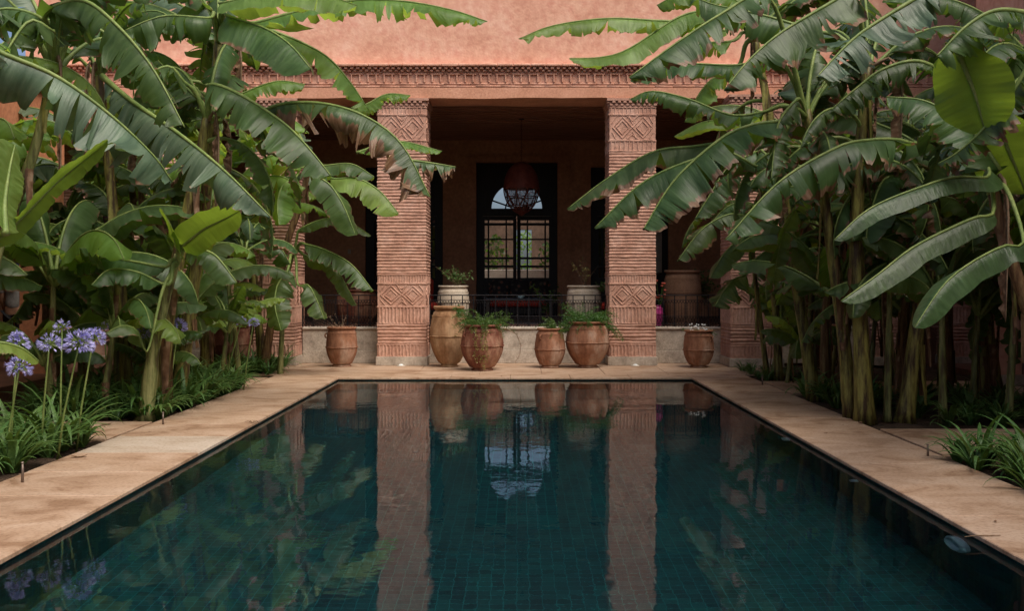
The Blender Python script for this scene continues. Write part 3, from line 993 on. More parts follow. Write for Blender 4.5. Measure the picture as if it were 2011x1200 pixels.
def trailing(root, r):
    mb = MB()
    # hanging yellowish sprigs down the front of the jar
    for k in range(9):
        x = r.uniform(-.12, .16)
        p = [(x, -.33, .02)]
        z = 0
        while z > -r.uniform(.45, .8):
            z -= .06
            p.append((x + r.uniform(-.03, .03), -.37 - .06 * sin(min(1, -z / .3) * 1.6) + (.0 if z > -.4 else .08), z))
        mb.tube(p, .003, 3)
        for q in p[1:]:
            for _ in range(4):
                d = Vector((r.gauss(0, 1), r.gauss(0, .6), r.gauss(-.3, .7))).normalized() * .03
                s_ = Vector((r.gauss(0, 1), r.gauss(0, 1), r.gauss(0, 1))).normalized() * .008
                q_ = Vector(q)
                mb.add([q_, q_ + d * .5 + s_, q_ + d, q_ + d * .5 - s_], [(0, 1, 2, 3)])
    mb.build('trailing_sprigs', M['fern_yellow'], root)
    mb = MB()
    pts = [(.2, -.1, .02), (.45, -.1, -.02), (.62, -.12, -.12), (.70, -.12, -.3), (.68, -.1, -.48), (.60, -.1, -.62)]
    mb.tube(pts, [.006, .006, .005, .005, .004, .002], 4)
    for k in range(40):
        t = r.uniform(.8, 4.95); i = int(t); q = Vector(pts[i]).lerp(Vector(pts[i + 1]), t - i)
        d = Vector((r.gauss(0, 1), r.gauss(0, 1), r.gauss(0, 1))).normalized() * .05
        mb.tube([q, q + d * .6 + Vector((0, 0, .005)), q + d], .0018, 3)
    mb.build('long_tendril', M['twig'], root)
fern(J['red'][1], 'feathery fern with long tendril spilling from the dark red squat jar', 110, .46, 21, offx=.05, rad=.24, extra=trailing, up=2.2, droop=1.7)
fern(J['round'][1], 'bushy asparagus fern crowning the big round jar by the right pillar', 150, .50, 22, offx=.15, rad=.24, up=2.6, droop=1.7)
fern(J['small'][1] + Vector((.12, 0, 0)), 'small fern tuft leaning over the small orange jar', 40, .34, 23, offx=.4, rad=.12, up=2)
fern(J['round'][1] + Vector((.30, .0, -.02)), 'thin brown fern sprays hanging beside the big round jar', 18, .5, 24, offx=.9, rad=.1, droop=2.6, name='fern_spray')
fern(J['tall'][1] + Vector((.20, -.2, -.02)), 'sparse green wisps lying against the tall ochre jar', 12, .36, 25, offx=.4, rad=.05, droop=2.8, name='fern_spray')
fern(J['left'][1], 'dry brownish grass sprigs standing in the single left bay jar', 24, .42, 26, rad=.15, droop=.5, up=2.2, mat='twig', name='dry_grass', nl=.035, needles=9)
def whitefl(root, r):
    mb = MB()
    for k in range(26):
        c = Vector((r.uniform(-.16, .2), r.uniform(-.15, .1), r.uniform(.05, .17)))
        for q in range(5):
            a_ = q * 1.257; u = Vector((cos(a_), sin(a_) * .4, sin(a_) * .8)) * .017
            w_ = Vector((-sin(a_), 0, cos(a_))) * .006
            mb.add([c, c + u * .7 + w_, c + u, c + u * .7 - w_], [(0, 1, 2, 3)])
    mb.build('blossom', M['white_petal'], root)
fern(J['right'][1], 'low plant with tiny white flowers in the right bay jar', 26, .17, 27, rad=.2, up=1.4, name='flowering_plant', nl=.03, extra=whitefl)

def leafy(top, label, n, H, seed, mat='strap', spread=.3, leafs=16, ls=.09, name='potted_bush', group='plants growing on the terrace'):
    r = random.Random(seed)
    root = empty(name, (top.x, top.y, top.z - .05)); tag(root, label, 'plant', group)
    st = MB(); lf = MB()
    for i in range(n):
        a_ = r.uniform(0, 2 * pi); sx = cos(a_) * spread * r.random(); sy = sin(a_) * spread * r.random()
        h = H * r.uniform(.5, 1)
        pts = [Vector((sx * t * t + .04 * sin(t * 5 + i) , sy * t, h * t)) for t in (0, .25, .5, .75, 1)]
        st.tube(pts, [.006, .005, .004, .003, .002], 4)
        for k in range(leafs):
            t = r.uniform(.35, 1) * 3.99; j = int(t); q = pts[j].lerp(pts[j + 1], t - j)
            d = Vector((r.gauss(0, 1), r.gauss(0, 1), r.gauss(.2, .6))).normalized() * ls * r.uniform(.6, 1.3)
            s_ = d.cross(Vector((r.gauss(0, 1), r.gauss(0, 1), r.gauss(0, 1)))).normalized() * ls * .22
            e = q + d
            lf.add([q, q + d * .4 + s_, e + Vector((0, 0, -.01)), q + d * .4 - s_], [(0, 1, 2, 3)], [(0, 0), (.02, .5), (.05, 0), (.02, .5)])
    st.build('stalk', M['twig'], root); lf.build('foliage', M[mat], root)
leafy(J['wl'][1] + Vector((.06, -.1, 0)), 'green leafy bush in the left cream planter, spilling over the railing', 16, .46, 31, spread=.5, leafs=16, ls=.075)
leafy(J['wr'][1], 'sparse twiggy shrub with pale yellowish leaves in the right cream planter', 8, .68, 32, 'fern_yellow', .45, 8, .07)
leafy(J['wr'][1] + Vector((.3, -.1, -.1)), 'small dark green plant beside the right cream planter', 9, .22, 33, 'fern', .3, 12, .07)
leafy(J['urn'][1] + Vector((.55, .3, -.7)), 'dark leafy shrub in shadow right of the huge brown urn', 14, .8, 34, 'fern', .4, 16, .1)
leafy(P(1075, 575, 23.5) - Vector((0, 0, .5)), 'thin dark potted palm beside the floral sofa', 10, .8, 35, 'fern', .5, 14, .12)
def roses():
    r = random.Random(77)
    t = J['pink'][1]
    root = empty('rose_bunch', (t.x + .04, t.y, t.z)); tag(root, 'bunch of salmon pink roses above the magenta vase', 'flowers')
    mb = MB(); st = MB()
    for k in range(14):
        c = Vector((r.uniform(-.06, .14), r.uniform(-.1, .1), r.uniform(.12, .5)))
        st.tube([(0, 0, -.1), c * .6, c], .004, 3)
        mb.lathe([(.001, -.02), (.022, -.01), (.03, .008), (.022, .02), (.012, .012), (.001, .018)], c, 8)
    st.build('stem', M['fern'], root); mb.build('blossom', M['rose'], root, True)
roses()

# ------------------------------------------------------------ terrace furniture
def sofa(x, y, w, label):
    root = empty('sofa', (x, y, ZT)); tag(root, label, 'sofa')
    mb = MB(); mb.bbox(-w / 2, w / 2, -.4, .4, .1, .30, .03)
    for sx in (-1, 1):
        for sy in (-1, 1): mb.box(sx * (w / 2 - .07) - .03, sx * (w / 2 - .07) + .03, sy * .33 - .03, sy * .33 + .03, 0, .1)
    mb.build('frame', M['wood'], root)
    for sx in (-1, 1):
        c = sx * (w / 2 - .07); mb = MB(); mb.bbox(c - .065, c + .065, -.4, .4, .302, .62, .03); mb.build('armrest', M['wood'], root)
    mb = MB(); mb.bbox(-w / 2 + .15, w / 2 - .15, -.42, .28, .302, .50, .05); mb.build('seat', M['red_cloth'], root, True)
    mb = MB(); mb.bbox(-w / 2 + .1, w / 2 - .1, .28, .42, .302, .93, .04); mb.build('backrest', M['floral'], root)
    n = 3
    for k in range(n):
        c = -w / 2 + .15 + (w - .3) * (k + .5) / n; q = (w - .3) / n / 2 - .01
        mb = MB(); mb.bbox(c - q, c + q, .06, .27, .505, 1.0, .07); o = mb.build('cushion', M['floral'], root, True); o.rotation_euler = (-.12, 0, 0)
sofa(.06, 26.4, 1.75, 'sofa with dark floral cushions and red seat in front of the glazed doors')
def chair(x, y, rz, label):
    root = empty('armchair', (x, y, ZT), rz); tag(root, label, 'armchair', 'red armchairs on the terrace')
    mb = MB(); mb.bbox(-.34, .34, -.34, .34, .18, .27, .02); mb.build('frame', M['wood'], root)
    for sx in (-1, 1):
        for sy in (-1, 1):
            mb = MB(); mb.box(sx * .3 - .025, sx * .3 + .025, sy * .3 - .025, sy * .3 + .025, 0, .18); mb.build('leg', M['wood'], root)
    mb = MB(); mb.bbox(-.3, .3, -.33, .22, .272, .45, .05); mb.build('seat', M['red_cloth'], root, True)
    mb = MB(); mb.bbox(-.32, .32, .22, .34, .272, 1.0, .05); mb.build('backrest', M['red_cloth'], root, True)
chair(-1.82, 24.4, 1.2, 'red armchair half hidden behind the left pillar')
chair(2.0, 24.4, -1.2, 'red armchair half hidden behind the right pillar')
def table():
    root = empty('coffee_table', (.05, 23.6, ZT)); tag(root, 'low dark wooden table behind the centre railing', 'table')
    mb = MB(); mb.bbox(-.75, .75, -.4, .4, .50, .545, .01); mb.build('table_top', M['wood'], root)
    for sx in (-1, 1):
        for sy in (-1, 1):
            mb = MB(); mb.bbox(sx * .68 - .035, sx * .68 + .035, sy * .33 - .035, sy * .33 + .035, 0, .499, .006); mb.build('leg', M['wood'], root)
    root = empty('bowl', (.08, 23.6, ZT + .546)); tag(root, 'pale blue glazed bowl on the dark table behind the railing', 'bowl')
    mb = MB(); mb.lathe([(.001, 0), (.05, 0), (.055, .012), (.095, .05), (.105, .075), (.10, .077), (.085, .05), (.03, .02), (.001, .018)], n=28); mb.build('dish', M['bowl'], root, True)
table()

def lantern():
    c = P(1024, 368, 24.5)
    root = empty('hanging_lantern', (c.x, c.y, c.z)); tag(root, 'dark red egg shaped lantern on a long chain before the fanlight', 'lantern')
    k_ = 24.5 / F
    R_, H_ = 35 * k_, 51 * k_
    mb = MB()
    prof = []
    for i in range(11):
        t = pi * i / 10 * .52
        prof.append((max(.02, R_ * sin(t)), H_ * (cos(t) )))
    mb.lathe(prof, n=28); mb.build('shade', M['lamp_skin'], root, True)
    g_ = MB()
    g_.lathe([(R_ * .985 * sin(pi * (.52 + .48 * i / 8)), H_ * cos(pi * (.52 + .48 * i / 8)) * .99) for i in range(8)], n=24)
    g_.build('gauze', M['gauze'], root, True)
    mb = MB()
    for k in range(10):
        a_ = 2 * pi * k / 10
        pts = [(R_ * sin(t) * cos(a_ + .25 * (t - 1.6)), R_ * sin(t) * sin(a_ + .25 * (t - 1.6)), H_ * cos(t)) for t in [pi * (.5 + .5 * i / 10) for i in range(10)]]
        mb.tube(pts, .012, 4)
    for t in (.62, .75, .87):
        q = pi * t
        mb.tube([(R_ * sin(q) * cos(j * pi / 12), R_ * sin(q) * sin(j * pi / 12), H_ * cos(q)) for j in range(25)], .01, 4, cap=False)
    mb.lathe([(.001, -H_ - .06), (.05, -H_ - .04), (.13, -H_ + .04), (.16, -H_ + .14)], n=20)
    mb.build('rib_cage', M['lamp_skin'], root)
    zt = 5.34 - c.z
    mb = MB(); z = H_ - .02; i = 0
    while z < zt:
        w_ = .012
        q = ((w_, 0) if i % 2 else (0, w_))
        mb.tube([(q[0], q[1], z), (q[0], q[1], z + .05)], .004, 4); mb.tube([(-q[0], -q[1], z), (-q[0], -q[1], z + .05)], .004, 4)
        mb.tube([(q[0], q[1], z + .05), (-q[0], -q[1], z + .05)], .004, 4)
        z += .047; i += 1
    mb.build('chain', M['iron'], root)
    mb = MB(); mb.lathe([(.001, zt - .04), (.05, zt - .03), (.07, zt)], n=16); mb.build('ceiling_rose', M['iron'], root)
lantern()
mb = MB(); mb.bbox(-.04, .04, -.012, 0, -.06, .06, .004)
o = mb.build('light_switch', M['pale_clay']); o.location = P(686, 494, YB - .001); tag(o, 'small pale wall switch on the dark back wall of the left bay', 'switch')
a = MB(); a.bbox(-.09, .09, -.03, 0, -.75, .75, .01)
o = a.build('white_panel', M['stone_cap']); o.location = P(1293, 480, YB - .002); tag(o, 'tall pale panel on the back wall just right of the right pillar', 'wall panel')

# ------------------------------------------------------------ side wings
def wing(side, X, y0, y1, zt, label, mat):
    root = empty('garden_gallery', (X * side, (y0 + y1) / 2, 0)); tag(root, label, 'building')
    ym = (y0 + y1) / 2
    s = side
    def bx(x0, x1, a0, a1, z0, z1):
        q = MB(); l, h = sorted((s * (x0 - X), s * (x1 - X))); q.box(l, h, a0 - ym, a1 - ym, z0, z1); return q
    bx(X, X + .5, y0, y1, 3.15, zt).build('upper_wall', M[mat], root)
    bx(X - .06, X + .56, y0, y1, zt + .002, zt + .10).build('parapet', M['beam'], root)
    n = 5
    for i in range(n):
        yy = y1 - .5 - (y1 - y0 - .5) * i / (n - 1) * 1.0
        p = bx(X + .01, X + .49, yy, yy + .5, .16, 3.148).build('pier', M[mat], root)
        bx(X - .03, X + .53, yy - .04, yy + .54, 0, .158).build('plinth', M['stone'], root)
    bx(X + 3, X + 3.3, y0, y1 + 16, 0, zt).build('back_wall', M['inner'], root)
    bx(X + .5, X + 3.3, y0, y1 + 4, zt - .3, zt - .1).build('roof', M['ceiling'], root)
wing(-1, 7.28, 2.5, 17.2, 4.5, 'low orange plastered gallery beyond the banana plants on the left', 'orange')
wing(1, 7.3, -6, 17.0, 9.0, 'gallery building beyond the banana plants on the right, made taller to shade the bed', 'stucco')  # height raised so that the building shades the right bed
mb = MB(); mb.box(-11, 11, -9, -8.5, 0, 7.0); tag(mb.build('unseen_court_wall', M['stucco']), 'plain pink wall added unseen behind the camera to cut low light', 'wall', kind='thing')  # added out of view to dim low light on the lower facade
mb = MB(); mb.box(-10.5, -7.0, 0, 20.3, -.05, .16); tag(mb.build('gallery_floor', M['terrace']), kind='structure')
mb = MB(); mb.box(7.9, 10.5, 0, 20.3, -.05, .05); tag(mb.build('gallery_floor', M['terrace']), kind='structure')

# ------------------------------------------------------------ banana plants
def catmull(pts, n):
    pts = [Vector(p) for p in pts]
    P_ = [pts[0] * 2 - pts[1]] + pts + [pts[-1] * 2 - pts[-2]]
    dense = []
    for i in range(1, len(P_) - 2):
        for k in range(12):
            t = k / 12
            p0, p1, p2, p3 = P_[i - 1], P_[i], P_[i + 1], P_[i + 2]
            dense.append(.5 * ((2 * p1) + (p2 - p0) * t + (2 * p0 - 5 * p1 + 4 * p2 - p3) * t * t + (3 * p1 - p0 - 3 * p2 + p3) * t ** 3))
    dense.append(pts[-1])
    cum = [0]
    for a_, b_ in zip(dense[:-1], dense[1:]): cum.append(cum[-1] + (b_ - a_).length)
    out = []
    j = 0
    for k in range(n):
        d = cum[-1] * k / (n - 1)
        while j < len(cum) - 2 and cum[j + 1] < d: j += 1
        t = (d - cum[j]) / max(1e-6, cum[j + 1] - cum[j])
        out.append(dense[j].lerp(dense[j + 1], t))
    return out, cum[-1]

def leaf(parent, pts, hw, droop, tear, pet, mat, seed, roll=0, curl=25, oval=0, N=46, name='leaf'):
    """banana leaf along the midrib pts (plant space). hw half width in m, droop (near, far) degrees of each half,
    pet share of the length that is bare stalk"""
    r = random.Random(seed)
    if tear > .3: tear = min(1.15, tear + .18)
    c, Ltot = catmull(pts, N + 6)
    n_all = len(c)
    i_b = max(1, int(pet * n_all))
    h = Vector(c[-1]) - Vector(c[0]); h.z = 0
    if h.length < .05: h = Vector((1, 0, 0))
    S0 = h.normalized().cross(Vector((0, 0, 1))).normalized()
    if S0.y > 0: S0 = -S0                      # first half is the one towards the pool end
    frames = []
    for i in range(n_all):
        T = (c[min(i + 1, n_all - 1)] - c[max(i - 1, 0)]).normalized()
        Sd = (S0 - T * S0.dot(T)).normalized()
        U = Sd.cross(T).normalized()
        if U.z < 0 and i == 0: pass
        frames.append((T, Sd, U))
    # make U point up at the middle of the leaf
    if frames[n_all // 3][2].z < 0: frames = [(T, Sd, -U) for T, Sd, U in frames]
    if roll:
        rr = radians(roll)
        frames = [(T, Sd * cos(rr) + U * sin(rr), U * cos(rr) - Sd * sin(rr)) for T, Sd, U in frames]
    nb = n_all - i_b
    def width(t):
        if oval: return hw * max(.02, sin(pi * min(1, .04 + t * .96)) ** .55)
        a_ = min(1, (t / .13)) ** .7 if t < .13 else 1
        b_ = 1 if t < .5 else max(0, 1 - ((t - .5) / .5) ** 2.6) ** .55
        return hw * max(.02, a_ * b_) * (1 + .04 * sin(t * 23 + seed))
    K = 5
    mb = MB()
    step = Ltot / (n_all - 1)
    for side in (0, 1):
        sg = 1 if side == 0 else -1
        i = 0
        delta = 0; v0 = .2; shr = 0; lf = 1; cl = curl; tw_ = 0
        rip = r.random() * 6
        while i < nb - 1:
            w_ = r.choice((1, 1, 2, 2, 3, 4, 7)) if tear > .7 else r.choice((1, 2, 3, 4, 6, 8, 10)) if tear > .3 else r.choice((4, 7, 10, 14))
            j = min(nb - 1, i + w_)
            if nb - 1 - j < 2: j = nb - 1
            if r.random() < tear * 1.15 + .05:
                v0 = r.choice((0, .1, .3, .5, .65)); delta = r.gauss(0, 1) * tear * 28; shr = r.uniform(.05, .42) * min(1, tear * 1.3)
                lf = 1 - abs(r.gauss(0, .17)) * tear; cl = curl + r.gauss(0, 20) * tear; tw_ = r.gauss(0, .2) * tear
            else: shr = 0.0 if tear < .3 else .02; tw_ = 0
            mid = (i + j) / 2
            rows = []
            vs = []; uv = []
            for q in range(i, j + 1):
                ii = i_b + q
                T, Sd, U = frames[ii]
                t = q / (nb - 1)
                w = width(t) * (lf if tear > 0 else 1)
                ang0 = radians(droop[side] + (6 * sin(q * .55 + rip)) * min(1, .15 + tear * 3) + 4 * sin(q * .21 + seed))
                p = c[ii].copy()
                off = (q - mid) * step
                row = [p - U * .002]
                pos = p.copy()
                for k in range(1, K + 1):
                    v = k / K
                    vv = max(0, (v - v0) / (1 - v0 + 1e-6))
                    a_ = ang0 + radians(delta) * vv ** .6 + radians(cl) * (v - .3)
                    if k == 1: a_ -= radians(14)
                    pos = pos + (Sd * sg * cos(a_) - U * sin(a_)) * (w / K)
                    rag = 1
                    pp = pos + T * (.16 * w * v - off * shr * vv * 1.6 + tw_ * vv * w)
                    pp += U * ((.002 + .016 * min(1, tear * 2)) * sin(q * 1.9 + rip * 3) * v + (.008 * sin(q * 4.1 + k)) * v * tear)
                    if k == K and tear > .2: pp += (p - pos) * r.uniform(0, .06) * tear
                    row.append(pp)
                for k in range(K + 1):
                    vs.append(row[k]); uv.append((ii * step, k / K))
            fs = []
            for q in range(j - i):
                for k in range(K):
                    b_ = q * (K + 1) + k
                    fs.append((b_, b_ + 1, b_ + K + 2, b_ + K + 1) if sg < 0 else (b_, b_ + K + 1, b_ + K + 2, b_ + 1))
            mb.add(vs, fs, uv)
            i = j
    blade = mb.build(name, M[mat], parent, True)
    # stalk and midrib
    mr = MB()
    rad = [max(.004, .026 * (1 - .82 * i / (n_all - 1))) * (1.25 if i < i_b else 1) * min(1.2, hw / .28 * .5 + .5) for i in range(n_all)]
    sub = list(range(0, n_all, 2)) + ([n_all - 1] if (n_all - 1) % 2 else [])
    mr.tube([c[i] + frames[i][2] * .004 for i in sub], [rad[i] for i in sub], 6)
    mr.build('midrib', M['midrib'] if mat not in ('l_dead',) else M['twig'], blade, True)
    return blade

LS = [100]
def banana(base, path, r0, r1, label, heroes=(), auto=0, aL=2.2, ahw=.28, seed=1, mats=('l_dark', 'l_edge', 'l_blue'), stem='stem', elev=(35, 80), group=None, fall=(90, 150), atear=.6, hang=0, dead=1, azr=None):
    """path: points from the ground up to the crown, as world positions; heroes: (points, hw, droop, tear, mat, opts)"""
    r = random.Random(seed)
    base = Vector(base)
    root = empty('banana_plant', base); tag(root, label, 'banana plant', group or 'banana plants around the pool')
    pts = [Vector(p) - base for p in path]
    c, L_ = catmull(pts, 22)
    mb = MB()
    rads = []
    for i in range(22):
        t = i / 21
        rads.append(.72 * (r0 + (r1 - r0) * t ** .7) * (1 + .05 * sin(t * 19 + seed)) * (1.18 if i == 0 else 1))
    mb.tube(c, rads, 14, jitter=.08, rnd=r)
    mb.build('pseudostem', M[stem], root, True)
    # dry sheaths clasping the stem
    for k in range(dead * 4 + 2):
        i = r.randint(5, 19); p = c[i]; rr = rads[i] * 1.05
        a0 = r.uniform(0, 6.28); sh = MB(); vs = []; fs = []
        Ls = r.uniform(.25, .8)
        for q in range(6):
            for w in range(5):
                a_ = a0 + (w - 2) * .33 * (1 - q * .13)
                o_ = rr + .012 + .02 * (q / 5) ** 2 * r.uniform(.5, 2)
                vs.append((p.x + o_ * cos(a_), p.y + o_ * sin(a_), p.z - Ls * q / 5 + r.uniform(-.01, .01)))
        for q in range(5):
            for w in range(4): fs.append((q * 5 + w, q * 5 + w + 1, q * 5 + w + 6, q * 5 + w + 5))
        sh.add(vs, fs, [(q * .05, w / 5) for q in range(6) for w in range(5)])
        sh.build('dry_sheath', M[r.choice(('l_dead', 'stem_brown', 'stem'))], root, True)
    cr = c[-1]
    for hh in heroes:
        hp, hw, dr, te, mat = hh[:5]
        op = hh[5] if len(hh) > 5 else {}
        LS[0] += 1
        hp = [Vector(p) - base for p in hp]
        if op.get('free'):
            allp = hp; pet = op.get('pet', .02)
        else:
            d = (hp[0] - cr)
            mid = cr + d * .5 + Vector((0, 0, .12 * d.length))
            allp = [cr - Vector((0, 0, .1)), mid] + hp
            tot = sum((q - p).length for p, q in zip(allp[:-1], allp[1:]))
            pet = (d.length + .05) / tot * op.get('petk', .95)
        leaf(root, allp, hw * (1.27 if te > .25 and not op.get('roll') else 1.1 if not op.get('roll') else 1), dr, te, pet, mat, LS[0] * 7 + seed, roll=op.get('roll', 0), curl=op.get('curl', 25), N=op.get('N', 46), oval=op.get('oval', 0))
    a0 = r.uniform(0, 6.28)
    for k in range(auto):
        LS[0] += 1
        az = a0 + k * 2.399 + r.uniform(-.3, .3)
        if azr: az = radians(r.uniform(*azr))
        L1 = aL * r.uniform(.7, 1.15)
        e0 = radians(r.uniform(*elev)); bend = radians(r.uniform(*fall))
        pts_ = [cr - Vector((0, 0, .15))]
        n = 8
        p = pts_[0].copy()
        for q in range(n):
            e = e0 - bend * (q / n) ** 1.5
            p = p + Vector((cos(az) * cos(e), sin(az) * cos(e), sin(e))) * (L1 / n)
            pts_.append(p.copy())
        w = ahw * r.uniform(.8, 1.15)
        leaf(root, pts_, w, (r.uniform(25, 60), r.uniform(25, 60)), atear * r.uniform(.5, 1.3), .17, r.choice(mats), LS[0] * 7 + seed, curl=r.uniform(10, 40), N=34)
    for k in range(hang):
        # older leaves that hang down around the stem
        LS[0] += 1
        q0 = c[r.randint(14, 19)]; az = r.uniform(0, 6.28); e0 = radians(r.uniform(5, 45)); bend = radians(r.uniform(95, 135)); L1 = r.uniform(1.3, 2.0)
        pts_ = [q0.copy()]; p = q0.copy()
        for q in range(8):
            e = e0 - bend * (q / 8) ** .8
            p = p + Vector((cos(az) * cos(e), sin(az) * cos(e), sin(e))) * (L1 / 8); pts_.append(p.copy())
        leaf(root, pts_, .24 * r.uniform(.8, 1.15), (r.uniform(20, 50), r.uniform(20, 50)), r.uniform(.4, .95), .2, r.choice(('l_dark', 'l_edge', 'l_edge', 'l_dry')), LS[0] * 7 + seed, curl=r.uniform(20, 50), N=30)
    for k in range(dead):
        LS[0] += 1
        az = r.uniform(0, 6.28); d = Vector((cos(az), sin(az), 0))
        q0 = cr - Vector((0, 0, .1)); l_ = r.uniform(.7, 1.2)
        leaf(root, [q0, q0 + d * .25 + Vector((0, 0, .1)), q0 + d * .38 + Vector((0, 0, -.25)), q0 + d * .33 + Vector((0, 0, -.25 - l_))], .12, (75, 75), .9, .15, 'l_dead', LS[0], curl=40, N=22)
    return root

def PP(l, Y, dY=0):
    """pixel list -> points, distance running from Y to Y+dY"""
    n = len(l)
    return [P(x, y, Y + dY * (i / max(1, n - 1))) for i, (x, y) in enumerate(l)]
def ground_at(px, Y): return Vector(((px - 1015) / F * Y, Y, -.04))

def stempath(l, Y, dY=0):
    p = PP(l, Y, dY)
    p[0].z = -.04
    return p

# --- left side
sp = stempath([(-330, 900), (-330, 600), (-310, 330), (-250, 170)], 7.6)
banana(sp[0], sp, .14, .08, 'nearest left banana plant, its huge blue-green leaf sweeping down across the upper left', [
    (PP([(-60, 70), (0, 103), (110, 150), (215, 225), (300, 305), (338, 358)], 7.6, .6), .33, (66, 40), .8, 'l_blue', {'curl': 15}),
    (PP([(10, 460), (8, 400), (18, 330), (28, 285)], 6.6, .3), .19, (8, 8), .05, 'l_bright', {'free': 1, 'roll': 68, 'curl': 0}),
    (PP([(-30, 490), (30, 440), (110, 360), (170, 310), (212, 276)], 6.8, .5), .13, (15, 10), .05, 'l_young', {'free': 1, 'roll': 40, 'curl': 5}),
    (PP([(-60, 690), (-10, 674), (40, 684), (76, 710)], 7.0, .3), .10, (35, 20), .05, 'l_bright', {'free': 1}),
], 2, seed=51, dead=0, azr=(100, 180))
sp = stempath([(-40, 860), (-25, 620), (-2, 480), (66, 300), (108, 120)], 11)
banana(sp[0], sp, .13, .06, 'tall banana plant at the left edge, its stem leaning right towards the top corner', [
    (PP([(70, 30), (0, 18), (-70, 60)], 10.6, -.3), .30, (60, 45), .8, 'l_dark'),
    (PP([(90, 25), (160, 0), (230, 50), (300, 135), (362, 250)], 10.6, -.6), .33, (62, 50), .9, 'l_dark'),
    (PP([(100, 60), (60, 40), (20, 90), (-20, 170)], 10.2, -.4), .28, (60, 50), .9, 'l_dark'),
    (PP([(125, 60), (190, 55), (250, 110), (300, 190)], 11.5, .4), .26, (60, 50), .8, 'l_dark'),
], 8, seed=52, stem='stem_green', dead=1)
sp = stempath([(285, 822), (300, 700), (322, 600), (350, 500)], 12.5)
banana(sp[0], sp, .15, .06, 'short banana plant with bright upright young leaves beside the paved edge on the left', [
    (PP([(346, 485), (335, 445), (318, 412)], 12.3, -.4), .17, (5, 5), .0, 'l_young', {'roll': 55, 'curl': 0, 'petk': .6}),
    (PP([(362, 480), (400, 450), (440, 430), (470, 414)], 12.2, -.7), .20, (12, 12), .0, 'l_young', {'roll': 50, 'curl': 0, 'petk': .6}),
    (PP([(375, 490), (420, 500), (465, 555)], 12.3, -.2), .20, (45, 40), .3, 'l_dark'),
    (PP([(325, 525), (250, 512), (190, 508), (128, 530)], 12.4, .2), .17, (60, 50), .3, 'l_dark'),
    (PP([(330, 560), (270, 535), (215, 530), (180, 560)], 12.3, -.5), .17, (50, 50), .3, 'l_dark'),
    (PP([(290, 690), (270, 650), (240, 640), (208, 655)], 12.0, -.4), .13, (45, 30), .1, 'l_dark'),
], 0, seed=53, stem='stem_green', dead=0)
sp = stempath([(305, 818), (330, 620), (365, 430), (395, 300), (408, 225)], 12.9)
banana(sp[0], sp, .16, .085, 'thick banana plant in the middle left whose brown-fringed leaf reaches the left pillar', [
    (PP([(415, 165), (470, 185), (556, 241), (605, 290), (650, 346)], 12.6, -.5), .33, (50, 45), .35, 'l_dark', {'curl': 15}),
    (PP([(520, 215), (560, 203), (639, 204), (718, 229), (788, 283), (845, 388)], 12.9, -.3), .40, (58, 50), .95, 'l_dry', {'curl': 15}),
    (PP([(200, 150), (260, 200), (350, 262), (440, 335), (530, 425)], 11.2, -1.2), .36, (62, 45), .6, 'l_blue', {'free': 1, 'curl': 15}),
    (PP([(360, 160), (330, 130), (280, 160), (250, 230)], 12.6, -.4), .28, (55, 50), .8, 'l_dark'),
    (PP([(460, 190), (540, 160), (600, 165)], 13.3, .2), .16, (50, 40), .4, 'l_bright'),
    (PP([(385, 190), (340, 150), (310, 118)], 13, .5), .28, (45, 45), .6, 'l_dark'),
    (PP([(700, 300), (780, 278), (868, 297)], 13.6, .2), .13, (40, 30), .2, 'l_bright', {'free': 1}),
    (PP([(760, 310), (830, 318), (895, 328)], 13.2, .1), .20, (62, 30), .9, 'l_dry', {'free': 1}),
], 5, seed=54, hang=3, stem='stem', dead=2, azr=(60, 140))
sp = stempath([(345, 800), (380, 560), (410, 330), (430, 70)], 13.9)
banana(sp[0], sp, .15, .08, 'tallest left banana plant, its top leaf reaching right across the pink upper wall', [
    (PP([(450, 32), (520, 55), (570, 88), (610, 135)], 12.6, -.6), .36, (45, 40), .12, 'l_dark', {'curl': 15}),
    (PP([(440, 5), (540, -12), (640, -8), (700, 10)], 12.6, -.3), .27, (48, 35), .2, 'l_bright', {'curl': 10}),
    (PP([(500, 45), (600, 18), (700, 0), (800, 3), (890, 20), (957, 42)], 13.6, -.3), .26, (55, 30), .55, 'l_bright', {'curl': 15}),
    (PP([(560, 70), (640, 110), (690, 165), (723, 215)], 13.9, .0), .30, (50, 20), .4, 'l_bright', {'curl': 10}),
    (PP([(410, 35), (333, 30), (290, 40), (245, 60)], 12.6, -.3), .34, (62, 40), .9, 'l_dark'),
    (PP([(660, 230), (720, 205), (760, 185), (806, 187)], 14.2, .2), .17, (40, 30), .4, 'l_bright', {'free': 1}),
    (PP([(400, 10), (360, -40), (300, -50), (240, -10)], 13, -.8), .3, (55, 45), .7, 'l_dark'),
], 7, seed=55, hang=3, stem='stem', dead=2, azr=(70, 200))
sp = stempath([(408, 725), (412, 640), (425, 560), (440, 470)], 18.6)
banana(sp[0], sp, .14, .08, 'banana plant with a yellowish trunk standing behind the flower stalks on the left', [
    (PP([(450, 430), (480, 370), (540, 345), (600, 370)], 18.2, -.4), .30, (45, 35), .4, 'l_bright'),
    (PP([(420, 430), (380, 400), (330, 410), (290, 450)], 18, -.5), .32, (55, 40), .5, 'l_dark'),
    (PP([(450, 455), (500, 440), (540, 470), (570, 520)], 18, -.4), .30, (45, 45), .4, 'l_dark'),
    (PP([(425, 470), (400, 490), (385, 540), (380, 600)], 18, -.5), .28, (45, 45), .4, 'l_dark'),
], 6, seed=56, hang=2, aL=2.4, dead=1, mats=('l_dark', 'l_bright', 'l_blue'))
sp = stempath([(517, 725), (535, 620), (560, 490), (590, 400), (608, 320)], 18.9)
